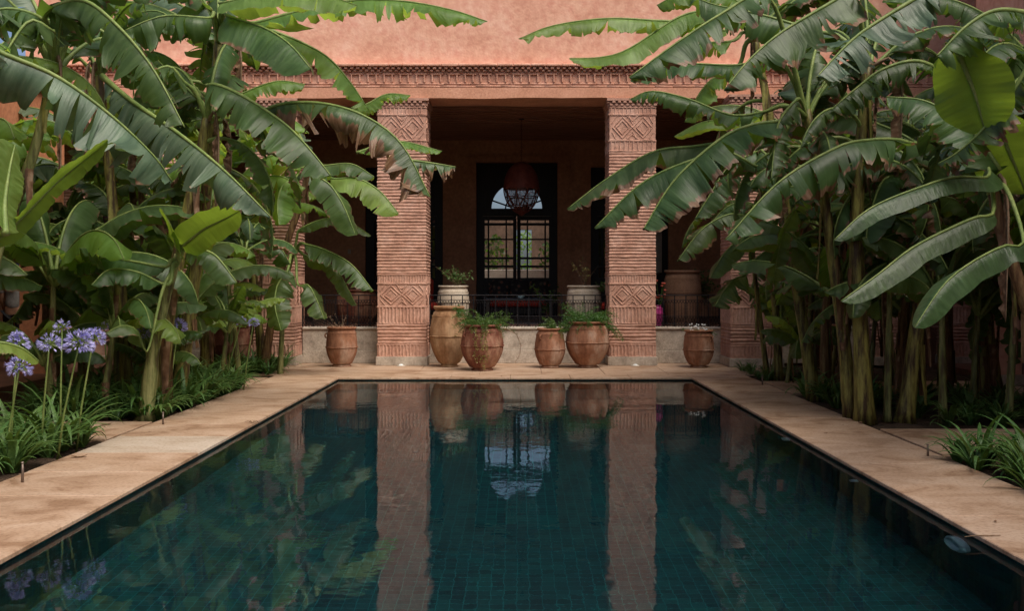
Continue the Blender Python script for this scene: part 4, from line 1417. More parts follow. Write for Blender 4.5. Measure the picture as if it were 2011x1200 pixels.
banana(sp[0], sp, .12, .07, 'dark stemmed banana plant beside the ribbed left corner pillar', [
    (PP([(634, 325), (690, 322), (735, 347)], 18.4, -.3), .24, (45, 35), .2, 'l_dark'),
    (PP([(650, 350), (700, 350), (745, 375), (783, 420)], 18.2, -.3), .32, (48, 35), .3, 'l_bright', {'curl': 10}),
    (PP([(625, 345), (650, 365), (675, 405), (698, 462)], 17.8, -.3), .30, (40, 40), .2, 'l_dark', {'curl': 10}),
    (PP([(580, 350), (555, 365), (545, 400), (548, 442)], 17.9, -.3), .26, (45, 50), .3, 'l_bright'),
    (PP([(590, 330), (540, 305), (490, 330), (455, 370)], 18.1, -.4), .30, (50, 40), .4, 'l_bright'),
    (PP([(560, 345), (510, 350), (480, 385), (465, 420)], 18.4, -.2), .26, (50, 40), .3, 'l_dark'),
], 3, seed=57, aL=1.9, stem='stem_brown', dead=1, azr=(90, 200))
sp = stempath([(550, 725), (556, 620), (566, 540), (578, 490)], 18.5)
banana(sp[0], sp, .075, .04, 'slender young banana plant in front of the left corner pillar, leaves arching towards the jar', [
    (PP([(600, 480), (640, 492), (690, 520), (733, 572)], 18.2, -.3), .24, (50, 40), .35, 'l_dark', {'curl': 10}),
    (PP([(595, 500), (620, 510), (660, 530), (700, 600)], 18.4, -.1), .20, (45, 40), .2, 'l_dark', {'curl': 10}),
    (PP([(585, 560), (605, 560), (622, 590), (637, 628)], 18.0, -.2), .19, (30, 35), .3, 'l_dark', {'curl': 10}),
    (PP([(565, 530), (545, 560), (540, 600), (552, 650)], 17.8, -.3), .30, (25, 25), .3, 'l_dark', {'curl': 10, 'roll': 15}),
    (PP([(590, 450), (640, 430), (690, 440), (728, 463)], 18.6, 0), .17, (45, 35), .2, 'l_dark', {'curl': 10}),
], 0, seed=58, stem='stem_green', dead=0)
sp = stempath([(122, 745), (98, 600), (68, 500), (55, 455), (45, 380)], 14.6)
banana(sp[0], sp, .13, .085, 'leaning dark trunked banana plant in front of the orange pier', [
    (PP([(60, 440), (100, 440), (135, 455), (168, 500)], 14.2, -.3), .22, (55, 45), .5, 'l_bright'),
    (PP([(75, 420), (120, 400), (128, 480), (122, 575)], 14.8, .2), .38, (25, 25), .1, 'l_dark', {'curl': 5}),
    (PP([(100, 520), (70, 560), (30, 620), (-10, 650)], 14.2, -.3), .2, (45, 45), .6, 'l_edge', {'free': 1}),
], 5, seed=59, hang=2, stem='stem_brown', dead=2, aL=2.0)
sp = stempath([(172, 745), (175, 600), (178, 500), (200, 380)], 15.4)
broot = banana(sp[0], sp, .12, .07, 'banana plant with a purple bud hanging from its crown, left of the ribbed pillar', [
    (PP([(230, 370), (290, 345), (330, 350), (365, 385)], 15.0, -.3), .25, (50, 40), .4, 'l_dark'),
    (PP([(180, 370), (150, 370), (130, 420), (120, 480)], 15, -.3), .28, (45, 40), .5, 'l_dark'),
], 6, seed=60, aL=2.1, dead=1)
b0_ = Vector(sp[0])
mb = MB(); mb.tube([P(200, 345, 15.2) - b0_, P(208, 340, 15.0) - b0_, P(211, 365, 14.95) - b0_, P(212, 410, 14.95) - b0_], .014, 6); fs_ = mb.build('flower_stalk', M['stem_brown'], broot, True)
mb = MB(); q = P(212, 443, 14.95) - b0_
mb.lathe([(.001, -.02), (.03, .0), (.065, .07), (.07, .14), (.05, .22), (.015, .26)], q, 14); mb.build('flower_bud', M['bud'], broot, True)
sp = stempath([(236, 760), (225, 620), (215, 540), (232, 440)], 14.0)
banana(sp[0], sp, .085, .05, 'thin banana plant between the bud plant and the bright young one', [], 6, seed=61, stem='stem_green', aL=1.5, ahw=.22, dead=0, atear=.3)
sp = stempath([(470, 735), (460, 640), (450, 560), (480, 480)], 17.4)
banana(sp[0], sp, .07, .04, 'small banana plant growing between the yellowish and the dark trunk on the left', [], 7, seed=62, stem='stem_green', aL=1.4, ahw=.2, dead=0, atear=.3)
# background left mass
bl = [(-5.0, 13.8, 6.1, 'l'), (-4.75, 15.2, 5.0, 'l'), (-5.1, 17.4, 4.6, 'l'), (-4.6, 19.4, 3.8, 'l'), (-5.9, 16.6, 3.9, 'l'), (-6.6, 13.0, 4.3, 'l'), (-5.4, 10.2, 4.4, 'l'), (-6.8, 18.6, 4.6, 'l'), (-5.6, 19.4, 3.1, 'l'), (-6.7, 10.0, 3.2, 'l')]
bll = ['tall banana plant with leaves against the left end of the frieze', 'tall banana plant rising between the two thick left trunks', 'banana plant before the left corner pillar filling the space under the frieze', 'banana plant closest to the left corner pillar', 'banana plant in the second row behind the leaning trunk', 'banana plant in the back row beside the orange gallery wall', 'banana plant rising over the left path slab',
       'banana plant in the back left corner by the ribbed pillars', 'banana plant under the frieze at the left end of the front', 'low banana plant close to the orange gallery piers']
for k, ((x, y, h, s_), lb) in enumerate(zip(bl, bll)):
    b_ = Vector((x, y, -.04)); r_ = random.Random(200 + k)
    top = b_ + Vector((r_.uniform(-.4, .4), r_.uniform(-.2, .2), h * .72))
    banana(b_, [b_, b_.lerp(top, .5) + Vector((r_.uniform(-.08, .08), 0, 0)), top], .13, .07, lb, [], 9, seed=70 + k, aL=2.1, dead=2, stem=r_.choice(('stem', 'stem_brown', 'stem_green')), mats=('l_dark', 'l_young', 'l_bright', 'l_bright'))  # young and bright mats put backlit glow into these leaves' colour

# --- right side
sp = stempath([(1672, 812), (1652, 620), (1632, 480), (1608, 330), (1583, 215)], 12.6)
banana(sp[0], sp, .13, .075, 'banana plant on the right whose broad leaves hang across the right pillar', [
    (PP([(1500, -12), (1417, 27), (1326, 86), (1236, 152)], 12.0, -.4), .30, (50, 45), .6, 'l_edge', {'curl': 10}),
    (PP([(1520, 110), (1449, 128), (1354, 125), (1290, 135), (1238, 158)], 12.4, .3), .20, (58, 40), .4, 'l_dark'),
    (PP([(1500, 220), (1435, 226), (1354, 195), (1281, 179), (1236, 195)], 12.8, .3), .20, (50, 30), .7, 'l_dark'),
    (PP([(1540, 236), (1480, 245), (1417, 272), (1326, 353), (1263, 452)], 12.2, -.3), .36, (45, 50), .45, 'l_edge', {'curl': 12}),
    (PP([(1500, 330), (1430, 300), (1350, 318), (1258, 362), (1168, 448)], 12.5, -.1), .30, (48, 40), .55, 'l_edge', {'curl': 12}),
    (PP([(1500, 270), (1420, 280), (1363, 288), (1281, 299), (1190, 353), (1114, 411)], 13.0, .2), .27, (48, 30), .5, 'l_edge', {'curl': 12}),
    (PP([(1490, 228), (1453, 233), (1381, 240), (1324, 268)], 13.4, .2), .16, (40, 30), .1, 'l_bright'),
    (PP([(1560, 200), (1530, 240), (1520, 300), (1515, 350)], 12.2, -.3), .2, (50, 50), .8, 'l_edge'),
], 6, seed=81, hang=4, stem='stem', dead=2, azr=(0, 90))
sp = stempath([(1699, 822), (1690, 650), (1682, 480), (1690, 300), (1705, 120)], 12.3)
banana(sp[0], sp, .16, .08, 'thickest yellow-green banana trunk at the paved edge on the right, with torn upper leaves', [
    (PP([(1670, -20), (1640, 0), (1535, 63), (1471, 118), (1422, 178)], 11.8, -.5), .36, (60, 45), .8, 'l_edge', {'curl': 12}),
    (PP([(1850, -30), (1793, 0), (1693, 63), (1640, 112), (1604, 152)], 11.2, -.5), .32, (62, 40), .8, 'l_blue', {'curl': 12, 'free': 1}),
    (PP([(1860, 145), (1800, 120), (1734, 136), (1680, 175), (1632, 216)], 12, -.2), .28, (60, 45), .9, 'l_dark', {'free': 1}),
    (PP([(1600, 60), (1500, 30), (1400, 8), (1360, -10)], 12.6, .3), .3, (55, 40), .5, 'l_dark'),
], 7, seed=82, hang=4, stem='stem', dead=2, azr=(0, 130))
sp = stempath([(1600, 760), (1565, 560), (1530, 330), (1480, 60)], 14.6)
banana(sp[0], sp, .13, .07, 'tall banana plant on the right reaching left across the pink upper wall', [
    (PP([(1420, 60), (1370, 45), (1285, 40), (1190, 36), (1086, 50), (1019, 76)], 14.0, -.4), .20, (58, 30), .6, 'l_bright', {'curl': 15}),
    (PP([(1420, 20), (1340, 30), (1236, 95), (1180, 112), (1118, 114)], 13.8, -.3), .24, (48, 30), .25, 'l_bright', {'curl': 10}),
    (PP([(1440, 80), (1380, 85), (1330, 100), (1290, 130)], 14.4, .1), .2, (50, 35), .4, 'l_bright'),
    (PP([(1460, 10), (1400, -20), (1340, -15), (1290, 10)], 14.4, 0), .24, (50, 35), .3, 'l_young'),
    (PP([(1450, 130), (1400, 155), (1370, 190), (1345, 240)], 14.8, 0), .28, (45, 35), .4, 'l_bright'),
], 5, seed=83, hang=3, stem='stem', dead=1, azr=(-20, 150))
sp = stempath([(1776, 820), (1802, 640), (1822, 480), (1838, 360), (1850, 290)], 12.4)
banana(sp[0], sp, .155, .08, 'broad banana plant on the right with a long brown-tipped leaf arching left', [
    (PP([(1800, 283), (1757, 274), (1700, 276), (1643, 290), (1530, 358), (1424, 472)], 11.6, -.6), .33, (58, 40), .75, 'l_edge', {'curl': 12}),
    (PP([(1815, 312), (1780, 306), (1689, 317), (1620, 350), (1560, 400)], 12.2, .2), .28, (55, 40), .8, 'l_edge', {'curl': 15}),
    (PP([(1800, 350), (1740, 350), (1710, 420), (1700, 480)], 12.2, -.2), .26, (30, 30), .1, 'l_dark'),
], 7, seed=84, hang=4, stem='stem', dead=2, azr=(20, 160))
sp = stempath([(1742, 815), (1746, 640), (1748, 545)], 12.5)
banana(sp[0], sp, .07, .04, 'slim pale young banana shoot between the two thick trunks on the right', [
    (PP([(1760, 520), (1790, 510), (1800, 545), (1795, 590)], 12.3, -.2), .18, (25, 25), .1, 'l_dark'),
    (PP([(1735, 520), (1700, 545), (1680, 580), (1675, 625)], 12.3, -.3), .18, (35, 30), .1, 'l_dark'),
    (PP([(1750, 500), (1745, 470), (1720, 450), (1690, 465)], 12.5, -.1), .17, (40, 30), .1, 'l_dark'),
], 0, seed=85, stem='stem_green', dead=0)
sp = stempath([(2110, 900), (2030, 640), (1975, 480), (1945, 350)], 9.6)
banana(sp[0], sp, .12, .07, 'nearest right banana plant with a dry reddish leaning trunk and smooth long leaves', [
    (PP([(1938, 349), (1880, 348), (1825, 362), (1712, 408), (1638, 472)], 9.0, -.4), .135, (56, 40), .0, 'l_smooth', {'curl': 5, 'petk': .5}),
    (PP([(1950, 420), (1909, 430), (1799, 483), (1724, 540), (1652, 592)], 9.0, -.5), .15, (55, 35), .0, 'l_smooth', {'curl': 5}),
    (PP([(2010, 475), (1970, 484), (1905, 518), (1852, 562), (1796, 644)], 8.4, -.5), .15, (52, 35), .0, 'l_smooth', {'curl': 5}),
    (PP([(1880, 80), (1890, 120), (1915, 185), (1935, 260)], 8.6, .1), .36, (5, 5), .0, 'l_young', {'free': 1, 'roll': 15, 'curl': 0, 'oval': 1}),
    (PP([(1950, 215), (1975, 280), (2000, 340), (2015, 380)], 9.3, .1), .40, (5, 5), .0, 'l_young', {'free': 1, 'roll': 10, 'curl': 0, 'oval': 1}),
    (PP([(2040, 90), (1990, 180), (1930, 255), (1880, 300), (1842, 322)], 8.6, .2), .20, (45, 40), .6, 'l_edge', {'free': 1}),
    (PP([(2040, 30), (1960, 20), (1900, 50), (1840, 110)], 8.6, -.2), .25, (55, 45), .6, 'l_dark', {'free': 1}),
    (PP([(1960, 330), (1900, 250), (1820, 200), (1740, 190)], 9.4, .4), .25, (50, 45), .4, 'l_dark'),
], 5, seed=86, stem='stem_brown', dead=1, azr=(30, 100))
sp = stempath([(1508, 738), (1492, 620), (1480, 520), (1478, 470)], 17.6)
banana(sp[0], sp, .07, .045, 'slim banana plant at the far right, right beside the corner pillar', [
    (PP([(1478, 455), (1440, 480), (1415, 510), (1396, 546)], 17.2, -.2), .24, (30, 30), .05, 'l_dark', {'curl': 5}),
    (PP([(1470, 535), (1440, 550), (1420, 575), (1404, 602)], 17.2, -.2), .27, (30, 30), .5, 'l_dark', {'curl': 5}),
    (PP([(1490, 440), (1440, 420), (1380, 450), (1330, 514)], 16.6, -.4), .25, (50, 30), .7, 'l_edge', {'curl': 10}),
    (PP([(1500, 440), (1470, 400), (1430, 405), (1395, 440)], 16.8, -.2), .25, (45, 35), .4, 'l_dark'),
], 2, seed=87, stem='stem', dead=0, azr=(0, 120), aL=1.4)
sp = stempath([(1530, 738), (1524, 620), (1512, 500), (1500, 400), (1490, 320)], 17.4)
banana(sp[0], sp, .10, .06, 'banana plant with a straight yellowish trunk second from the right corner pillar', [
    (PP([(1530, 480), (1582, 487), (1512, 490), (1450, 538)], 16.6, -.3), .17, (45, 30), .1, 'l_dark', {'free': 1}),
    (PP([(1480, 300), (1430, 330), (1390, 390), (1365, 430)], 16.8, -.2), .26, (45, 35), .4, 'l_dark'),
    (PP([(1500, 300), (1540, 340), (1560, 400), (1560, 470)], 16.6, -.3), .28, (40, 35), .3, 'l_dark'),
], 4, seed=88, hang=2, stem='stem', dead=1, azr=(0, 200), aL=1.8)
sp = stempath([(1582, 745), (1590, 640), (1600, 540), (1620, 440)], 16.6)
banana(sp[0], sp, .09, .05, 'banana plant in shade between the slim stems and the thick right trunk', [], 8, seed=89, stem='stem', dead=1, aL=1.6, ahw=.24, atear=.3, mats=('l_dark',))
sp = stempath([(1545, 735), (1560, 640), (1575, 590)], 17.0)
banana(sp[0], sp, .05, .03, 'small banana sapling at the foot of the slim stems on the right', [], 6, seed=90, stem='stem_green', dead=0, aL=.9, ahw=.15, atear=.2, mats=('l_dark',))
sp = stempath([(1862, 770), (1862, 600), (1870, 480), (1860, 380)], 14.8)
banana(sp[0], sp, .12, .07, 'dark banana trunk right of the broad one, in deep shade', [], 9, seed=91, hang=3, stem='stem_brown', dead=1, aL=1.9, mats=('l_dark',))
sp = stempath([(1935, 790), (1925, 640), (1900, 480), (1890, 380)], 14.0)
banana(sp[0], sp, .13, .07, 'dark banana trunk near the right edge of the far planting', [], 9, seed=92, hang=3, stem='stem_brown', dead=2, aL=1.9, mats=('l_dark',))
sp = stempath([(1622, 770), (1620, 640), (1635, 520), (1660, 400)], 15.6)
banana(sp[0], sp, .11, .06, 'banana plant just behind the thickest right trunk', [], 9, seed=93, hang=3, stem='stem_brown', dead=1, aL=1.8, mats=('l_dark',))
br = [(5.6, 11.2, 4.9), (4.9, 16.9, 4.9), (4.7, 15.6, 3.6), (5.9, 16.6, 3.4), (5.6, 15.0, 4.4), (6.3, 12.8, 5.2), (6.7, 17.8, 4.4), (5.2, 18.8, 3.6), (6.2, 9.8, 5.4), (6.6, 14.6, 2.6), (4.9, 13.6, 2.6)]
brl = ['banana plant over the right path slab with leaves at the top right', 'tall banana plant before the right end of the frieze', 'shaded banana plant behind the thickest right trunk', 'shaded banana plant before the dark right gallery pillars', 'second row banana plant behind the thick right trunks', 'tall back row banana plant filling the upper right', 'banana plant in the back right corner of the planting',
       'banana plant under the frieze at the right end of the front', 'tall banana plant above the right path slab', 'low banana plant in deep shade by the right gallery', 'low leafy banana clump behind the slim pale shoot']
for k, ((x, y, h), lb) in enumerate(zip(br, brl)):
    b_ = Vector((x, y, -.04)); r_ = random.Random(300 + k)
    top = b_ + Vector((r_.uniform(-.3, .3), r_.uniform(-.2, .2), h * .72))
    banana(b_, [b_, b_.lerp(top, .5) + Vector((r_.uniform(-.08, .08), 0, 0)), top], .11, .06, lb, [], 10, seed=100 + k, hang=3, aL=2.2, dead=2, stem=r_.choice(('stem', 'stem_brown', 'stem_green')), mats=('l_dark', 'l_edge'))

# young offshoots that fill the beds between the trunks
sk = [(-4.95, 12.75, 1.9, 'leafy offshoot in front of the thick middle trunk on the left'), (-5.6, 12.8, 2.9, 'taller leafy offshoot left of the bright upright leaves'), (-4.5, 14.6, 2.2, 'leafy offshoot right of the thick middle trunk'),
      (-5.2, 16.2, 3.0, 'tall leafy offshoot behind the flower stalks on the left'), (4.9, 12.3, 2.5, 'dark leafy offshoot in front of the broad right trunk'), (4.35, 14.0, 2.6, 'dark leafy offshoot just left of the thickest right trunk'), (5.6, 12.2, 3.0, 'tall dark leafy offshoot right of the broad trunk'),
      (-4.9, 15.6, 1.7, 'young offshoot between the thick trunk and the flower stalks on the left'), (-5.7, 14.2, 1.9, 'young offshoot left of the thick middle trunk'),
      (-4.7, 17.0, 1.6, 'young offshoot beside the farther left path slab'), (-6.3, 15.4, 2.2, 'young offshoot before the ribbed pillar deep on the left'),
      (-5.3, 18.6, 1.9, 'young offshoot near the dark jar in the left bed'), (-5.5, 12.9, 1.3, 'low young offshoot behind the blue flowers'),
      (-6.5, 11.6, 2.4, 'leafy offshoot behind the left path slab by the gallery'), (-4.55, 13.6, 1.1, 'lowest young offshoot beside the left paved edge'),
      (4.5, 16.2, 1.3, 'low young offshoot before the dark jar on the right'), (5.2, 15.8, 2.0, 'young offshoot behind the thick right trunks'),
      (5.7, 13.4, 2.2, 'young offshoot in the shade right of the broad trunk'), (4.4, 18.4, 1.5, 'young offshoot touching the right corner pillar'),
      (6.2, 11.9, 2.6, 'leafy offshoot behind the right path slab by the gallery'), (5.1, 17.4, 2.4, 'leafy offshoot hiding the far right bay')]
for k, (x, y, h, lb) in enumerate(sk):
    b_ = Vector((x, y, -.04)); r_ = random.Random(500 + k)
    top = b_ + Vector((r_.uniform(-.2, .2), r_.uniform(-.15, .1), h * .6))
    banana(b_, [b_, b_.lerp(top, .5), top], .075, .04, lb, [], 10, seed=120 + k, aL=h * .75, ahw=.10 + h * .065, dead=0, stem='stem_green', mats=('l_dark', 'l_bright', 'l_dark'), elev=(30, 85), fall=(60, 130), atear=.3)

# ------------------------------------------------------------ agapanthus and low planting
def clump_mesh(seed, n, L, w, wild=.25):
    r = random.Random(seed); mb = MB()
    for i in range(n):
        az = r.uniform(0, 2 * pi); e = radians(r.uniform(48, 86)); Ll = L * r.uniform(.6, 1.15)
        p = Vector((cos(az) * .04 * r.random(), sin(az) * .04 * r.random(), 0))
        bend = radians(r.uniform(60, 150)); ns = 8; ww = w * r.uniform(.7, 1.2); tw = r.uniform(-.5, .5)
        vs = []; uv = []
        for q in range(ns + 1):
            t = q / ns; ee = e - bend * t ** 1.6
            d = Vector((cos(az) * cos(ee), sin(az) * cos(ee), sin(ee)))
            sd_ = Vector((-sin(az + tw * t), cos(az + tw * t), 0)); up = sd_.cross(d)
            hw_ = ww * (1 - t ** 3) * (.55 + .45 * min(1, t * 4))
            vs += [p + sd_ * hw_ + up * hw_ * .35, p.copy(), p - sd_ * hw_ + up * hw_ * .35]
            uv += [(t * Ll * 2 + i, 1), (t * Ll * 2 + i, 0), (t * Ll * 2 + i, 1)]
            p = p + d * (Ll / ns)
        fs = []
        for q in range(ns):
            for k in range(2): fs.append((q * 3 + k, q * 3 + k + 1, q * 3 + 4 + k, q * 3 + 3 + k))
        mb.add(vs, fs, uv)
    return mb

protos = []
for k, (n, L, w) in enumerate(((34, .54, .024), (28, .60, .026), (36, .48, .022), (30, .52, .021))):
    o = clump_mesh(400 + k, n, L, w).build('strap_leaf_clump', M['strap'], smooth=True)
    protos.append(o)
used = [False] * len(protos)
def put_clump(x, y, s, rz, label, group, k):
    if used[k]: o = protos[k].copy(); COL.objects.link(o)
    else: o = protos[k]; used[k] = True
    o.location = (x, y, -.04); o.scale = (s, s, s); o.rotation_euler = (0, 0, rz)
    tag(o, label, 'plant', group)
    return o
r = random.Random(12)
def zone(n, xr, yr, label, group, s=(.8, 1.2), mind=.16, avoid=()):
    done = []; tries = 0
    while len(done) < n and tries < n * 30:
        tries += 1
        x = r.uniform(*xr); y = r.uniform(*yr)
        if any((x - a_) ** 2 + (y - b_) ** 2 < mind ** 2 for a_, b_ in done): continue
        if any(y0 < y < y1 for y0, y1 in avoid): continue
        done.append((x, y))
        put_clump(x, y, r.uniform(*s), r.uniform(0, 6.28), label, group, r.randrange(4))
zone(105, (-5.8, -4.2), (12.45, 16.15), 'low strappy green clump in the carpet under the left banana trunks', 'strappy clumps carpeting the left bed', s=(.85, 1.25), mind=.15)
zone(24, (-5.4, -4.25), (18.1, 20.0), 'strappy green clump near the foot of the left corner pillar', 'strappy clumps by the left corner pillar', s=(.7, 1.0), mind=.2)
zone(16, (-6.2, -4.3), (7.2, 8.6), 'strappy green clump at the lower left edge of the picture', 'strappy clumps at the lower left', s=(.8, 1.1), mind=.22)
zone(26, (-5.8, -4.3), (8.9, 10.7), 'strappy green clump behind the arching one on the left', 'strappy clumps behind the arching one', mind=.25)
zone(18, (3.95, 4.8), (7.4, 9.6), 'glossy strap leaf clump massed at the right edge behind the paving', 'glossy clumps at the right edge', s=(.7, 1.0), mind=.18)
zone(8, (4.02, 4.6), (13.3, 15.2), 'strappy clump between the right path slabs beside the thick trunks', 'strappy clumps beside the thick right trunks', s=(.7, 1.0), mind=.2)
zone(26, (4.7, 6.6), (11.9, 15.0), 'thin dark strappy clump in the shade under the right banana trunks', 'strappy clumps in the right shade', s=(.7, 1.0), mind=.25)
zone(12, (4.0, 4.7), (17.4, 19.2), 'small strappy clump near the right corner pillar', 'strappy clumps near the right corner pillar', s=(.45, .7), mind=.2)
put_clump(-4.42, 10.35, 1.3, 1.0, 'big fountain of arching strap leaves beside the left path slab', 'large foreground clumps', 1)
put_clump(-4.55, 9.1, 1.15, 2.0, 'arching strap leaf clump cut by the left edge above the metal peg', 'large foreground clumps', 0)
put_clump(4.12, 8.55, 1.1, .4, 'big glossy strap leaf clump at the right edge of the paving', 'large foreground clumps', 0)
put_clump(4.45, 9.1, 1.2, 2.4, 'glossy strap leaf clump behind the one at the right edge', 'large foreground clumps', 1)
put_clump(4.6, 8.3, 1.15, 3.4, 'glossy strap leaf clump farthest right in the foreground bed', 'large foreground clumps', 2)
put_clump(3.98, 9.65, .8, 5, 'small upright strap leaf tuft by the right metal peg', 'large foreground clumps', 3)
for k in range(len(protos)):
    if not used[k]: put_clump(-4.6, 13 + k, 1, 0, 'low strappy green clump in the carpet under the left banana trunks', 'strappy clumps carpeting the left bed', k)

def agapanthus(px, py, Y, base_px, Rh, seed, label, n=70):
    r = random.Random(seed); Rh *= 1.0; n = int(n * 1.1)
    head = P(px, py, Y)
    b_ = Vector(((base_px - 1015) / F * (Y + .1), Y + .1, -.04))
    root = empty('agapanthus', b_); tag(root, label, 'flower', 'blue agapanthus flowers in the left bed')
    hh = head - b_
    mb = MB(); mb.tube([(0, 0, 0), (hh.x * .3, hh.y * .3, hh.z * .4), (hh.x * .7, hh.y * .7, hh.z * .75), (hh.x, hh.y, hh.z)], [.011, .010, .008, .007], 6); mb.build('flower_stalk', M['midrib'], root, True)
    mb = MB(); mp = MB(); m2 = MB()
    for i in range(n):
        z = r.uniform(-.45, 1); a_ = r.uniform(0, 6.28); s_ = math.sqrt(1 - z * z)
        d = Vector((s_ * cos(a_), s_ * sin(a_), z)).normalized()
        l_ = Rh * r.uniform(.5, .68)
        e = hh + d * l_ + Vector((0, 0, -.01))
        mb.tube([hh, e], .0022, 3)
        # trumpet flower: tube and six petals
        dd = (d + Vector((0, 0, -.25))).normalized()
        ax = dd.cross(Vector((0, 0, 1)) if abs(dd.z) < .9 else Vector((1, 0, 0))).normalized(); bx_ = dd.cross(ax)
        fl = Rh * r.uniform(.30, .42); tgt = mp if r.random() < .65 else m2
        opn = r.uniform(.25, .6) if r.random() < .75 else .08
        for q in range(6):
            w = q * pi / 3; u = ax * cos(w) + bx_ * sin(w); v = -ax * sin(w) + bx_ * cos(w)
            p1 = e + dd * fl * .5 + u * fl * .14; p2 = e + dd * fl + u * fl * opn
            tgt.add([e, p1 + v * fl * .09, p2, p1 - v * fl * .09], [(0, 1, 2, 3)])
    mb.build('flower_head', M['midrib'], root)
    hd = root.children[-1] if root.children else root
    a = mp.build('blue_blossom', M['petal'], root); b = m2.build('pale_blossom', M['petal2'], root)
    return root
agapanthus(156, 674, 9.6, 112, .145, 1, 'largest blue flower ball, front centre of the left flower group', 110)
agapanthus(184, 664, 10.2, 150, .12, 2, 'blue flower ball partly behind the largest one, to its right', 80)
agapanthus(97, 676, 9.8, 80, .12, 3, 'open blue flower ball just left of the largest one', 60)
agapanthus(35, 672, 9.6, 20, .12, 4, 'blue flower ball near the left edge above the pointed leaf', 70)
agapanthus(38, 722, 9.2, 10, .12, 5, 'lowest blue flower ball at the left edge below the pointed leaf', 70)
agapanthus(122, 642, 10.8, 118, .10, 6, 'faint half open flower ball above the largest one', 35)
agapanthus(204, 641, 12.8, 215, .07, 7, 'tiny distant blue flower right of the flower group', 30)
agapanthus(281, 655, 13.2, 300, .11, 8, 'pale blue flower ball left of the thick trunk', 60)
agapanthus(350, 641, 13.0, 330, .12, 9, 'blue flower ball just right of the thick leaning trunk', 80)
agapanthus(474, 632, 15.6, 440, .09, 10, 'left one of the two small flowers before the dark jar', 60)
agapanthus(498, 634, 15.7, 478, .09, 11, 'right one of the two small flowers before the dark jar', 60)

# ------------------------------------------------------------ small things on the paving
def stake(px, py, Y, h, label):
    b_ = Vector(((px - 1015) / F * Y, Y, 0))
    mb = MB(); mb.tube([(0, 0, -.02), (.002, 0, h * .5), (0, .002, h)], [.012, .011, .010], 8); mb.lathe([(.001, h + .012), (.013, h + .008), (.014, h)], n=8)
    o = mb.build('metal_peg', M['stake'], loc=b_, smooth=True); tag(o, label, 'peg', 'metal pegs along the paving edge')
stake(44, 948, EYE * F / (948 - 553), .155, 'tall rusty metal peg at the lower left paving edge')
stake(320, 834, EYE * F / (834 - 553), .13, 'metal peg by the corner of the left path slab')
stake(1822, 896, EYE * F / (896 - 553), .10, 'metal peg by the tuft at the right paving edge')
stake(1497, 756, EYE * F / (756 - 553), .14, 'thin metal peg at the far right paving edge')
def uplight(x, y, label):
    root = empty('ground_light', (x, y, 0)); tag(root, label, 'lamp', 'small uplights at the pillar feet')
    mb = MB(); mb.lathe([(.085, 0), (.085, .012), (.06, .02), (.001, .02)], n=24); mb.build('housing', M['stone_cap'], root, True)
    mb = MB(); mb.lathe([(.045, .021), (.03, .035), (.001, .04)], n=20); mb.build('lens', M['lamp_ring'], root, True)
uplight(-2.19, 20.22, 'small round uplight at the foot of the left pillar')
uplight(2.24, 20.22, 'small round uplight at the foot of the right pillar')
def dead_leaf(px, py, s, rz, seed, label, z=.004):
    Y = EYE * F / (py - 553); r = random.Random(seed); mb = MB(); vs = []; fs = []
    n = 8
    for i in range(n + 1):
        t = i / n; w = s * .22 * sin(pi * t) ** .7 + .002
        cz = .02 * s / .15 * (abs(t - .5) * 2) ** 2
        vs += [((t - .5) * s, w + r.uniform(-.004, .004), z + cz + .2 * w), ((t - .5) * s, 0, z + cz), ((t - .5) * s, -w, z + cz + .25 * w)]
    for i in range(n):
        for k in range(2): fs.append((i * 3 + k, i * 3 + k + 1, i * 3 + 4 + k, i * 3 + 3 + k))
    mb.add(vs, fs, [(v[0], .8) for v in vs])
    o = mb.build('fallen_leaf', M['l_dead'], loc=((px - 1015) / F * Y, Y, 0), smooth=True); o.rotation_euler = (0, 0, rz); tag(o, label, 'leaf', 'fallen leaves on the paving')
dead_leaf(208, 833, .14, .2, 1, 'curled brown leaf on the left path slab', -.008)
dead_leaf(266, 826, .08, .1, 2, 'smaller brown leaf farther back on the left path slab', -.008)
dead_leaf(155, 899, .16, .3, 3, 'greenish fallen leaf on the left paving near the pale slab')
dead_leaf(1622, 852, .05, .3, 4, 'tiny pale leaf scrap on the right paving')
dead_leaf(1690, 832, .10, 1.3, 5, 'reddish leaf scrap at the foot of the thick right trunk')
dead_leaf(985, 740, .05, 1.3, 6, 'tiny scrap on the far pool edge')
dead_leaf(1955, 1026, .04, 1.3, 7, 'tiny dark scrap on the near right paving')
mb = MB(); c_ = P(1905, 1048, 6.9)
mb.tube([(-.13, 0, 0), (-.05, .01, .003), (.04, .0, .0), (.11, -.02, .004)], [.002, .004, .005, .003], 5)
o = mb.build('dry_twig', M['twig'], loc=(XI1 + .01, 6.7, .004)); o.rotation_euler = (0, 0, .2); tag(o, 'dry twig jutting from the right paving over the water', 'twig')
mb = MB()
for a_ in (.3, 1.4, 2.2, 3.0): mb.tube([(0, 0, 0), (.05 * cos(a_), .05 * sin(a_), .02), (.09 * cos(a_), .09 * sin(a_), -.02 if a_ < 1 else .01)], [.005, .004, .002], 5)
o = mb.build('dry_bract', M['twig'], loc=(XI0 - .01, EYE * F / (832 - 553), .006)); tag(o, 'dry curled bract lying at the left pool edge', 'twig')
r = random.Random(99)
mb = MB()
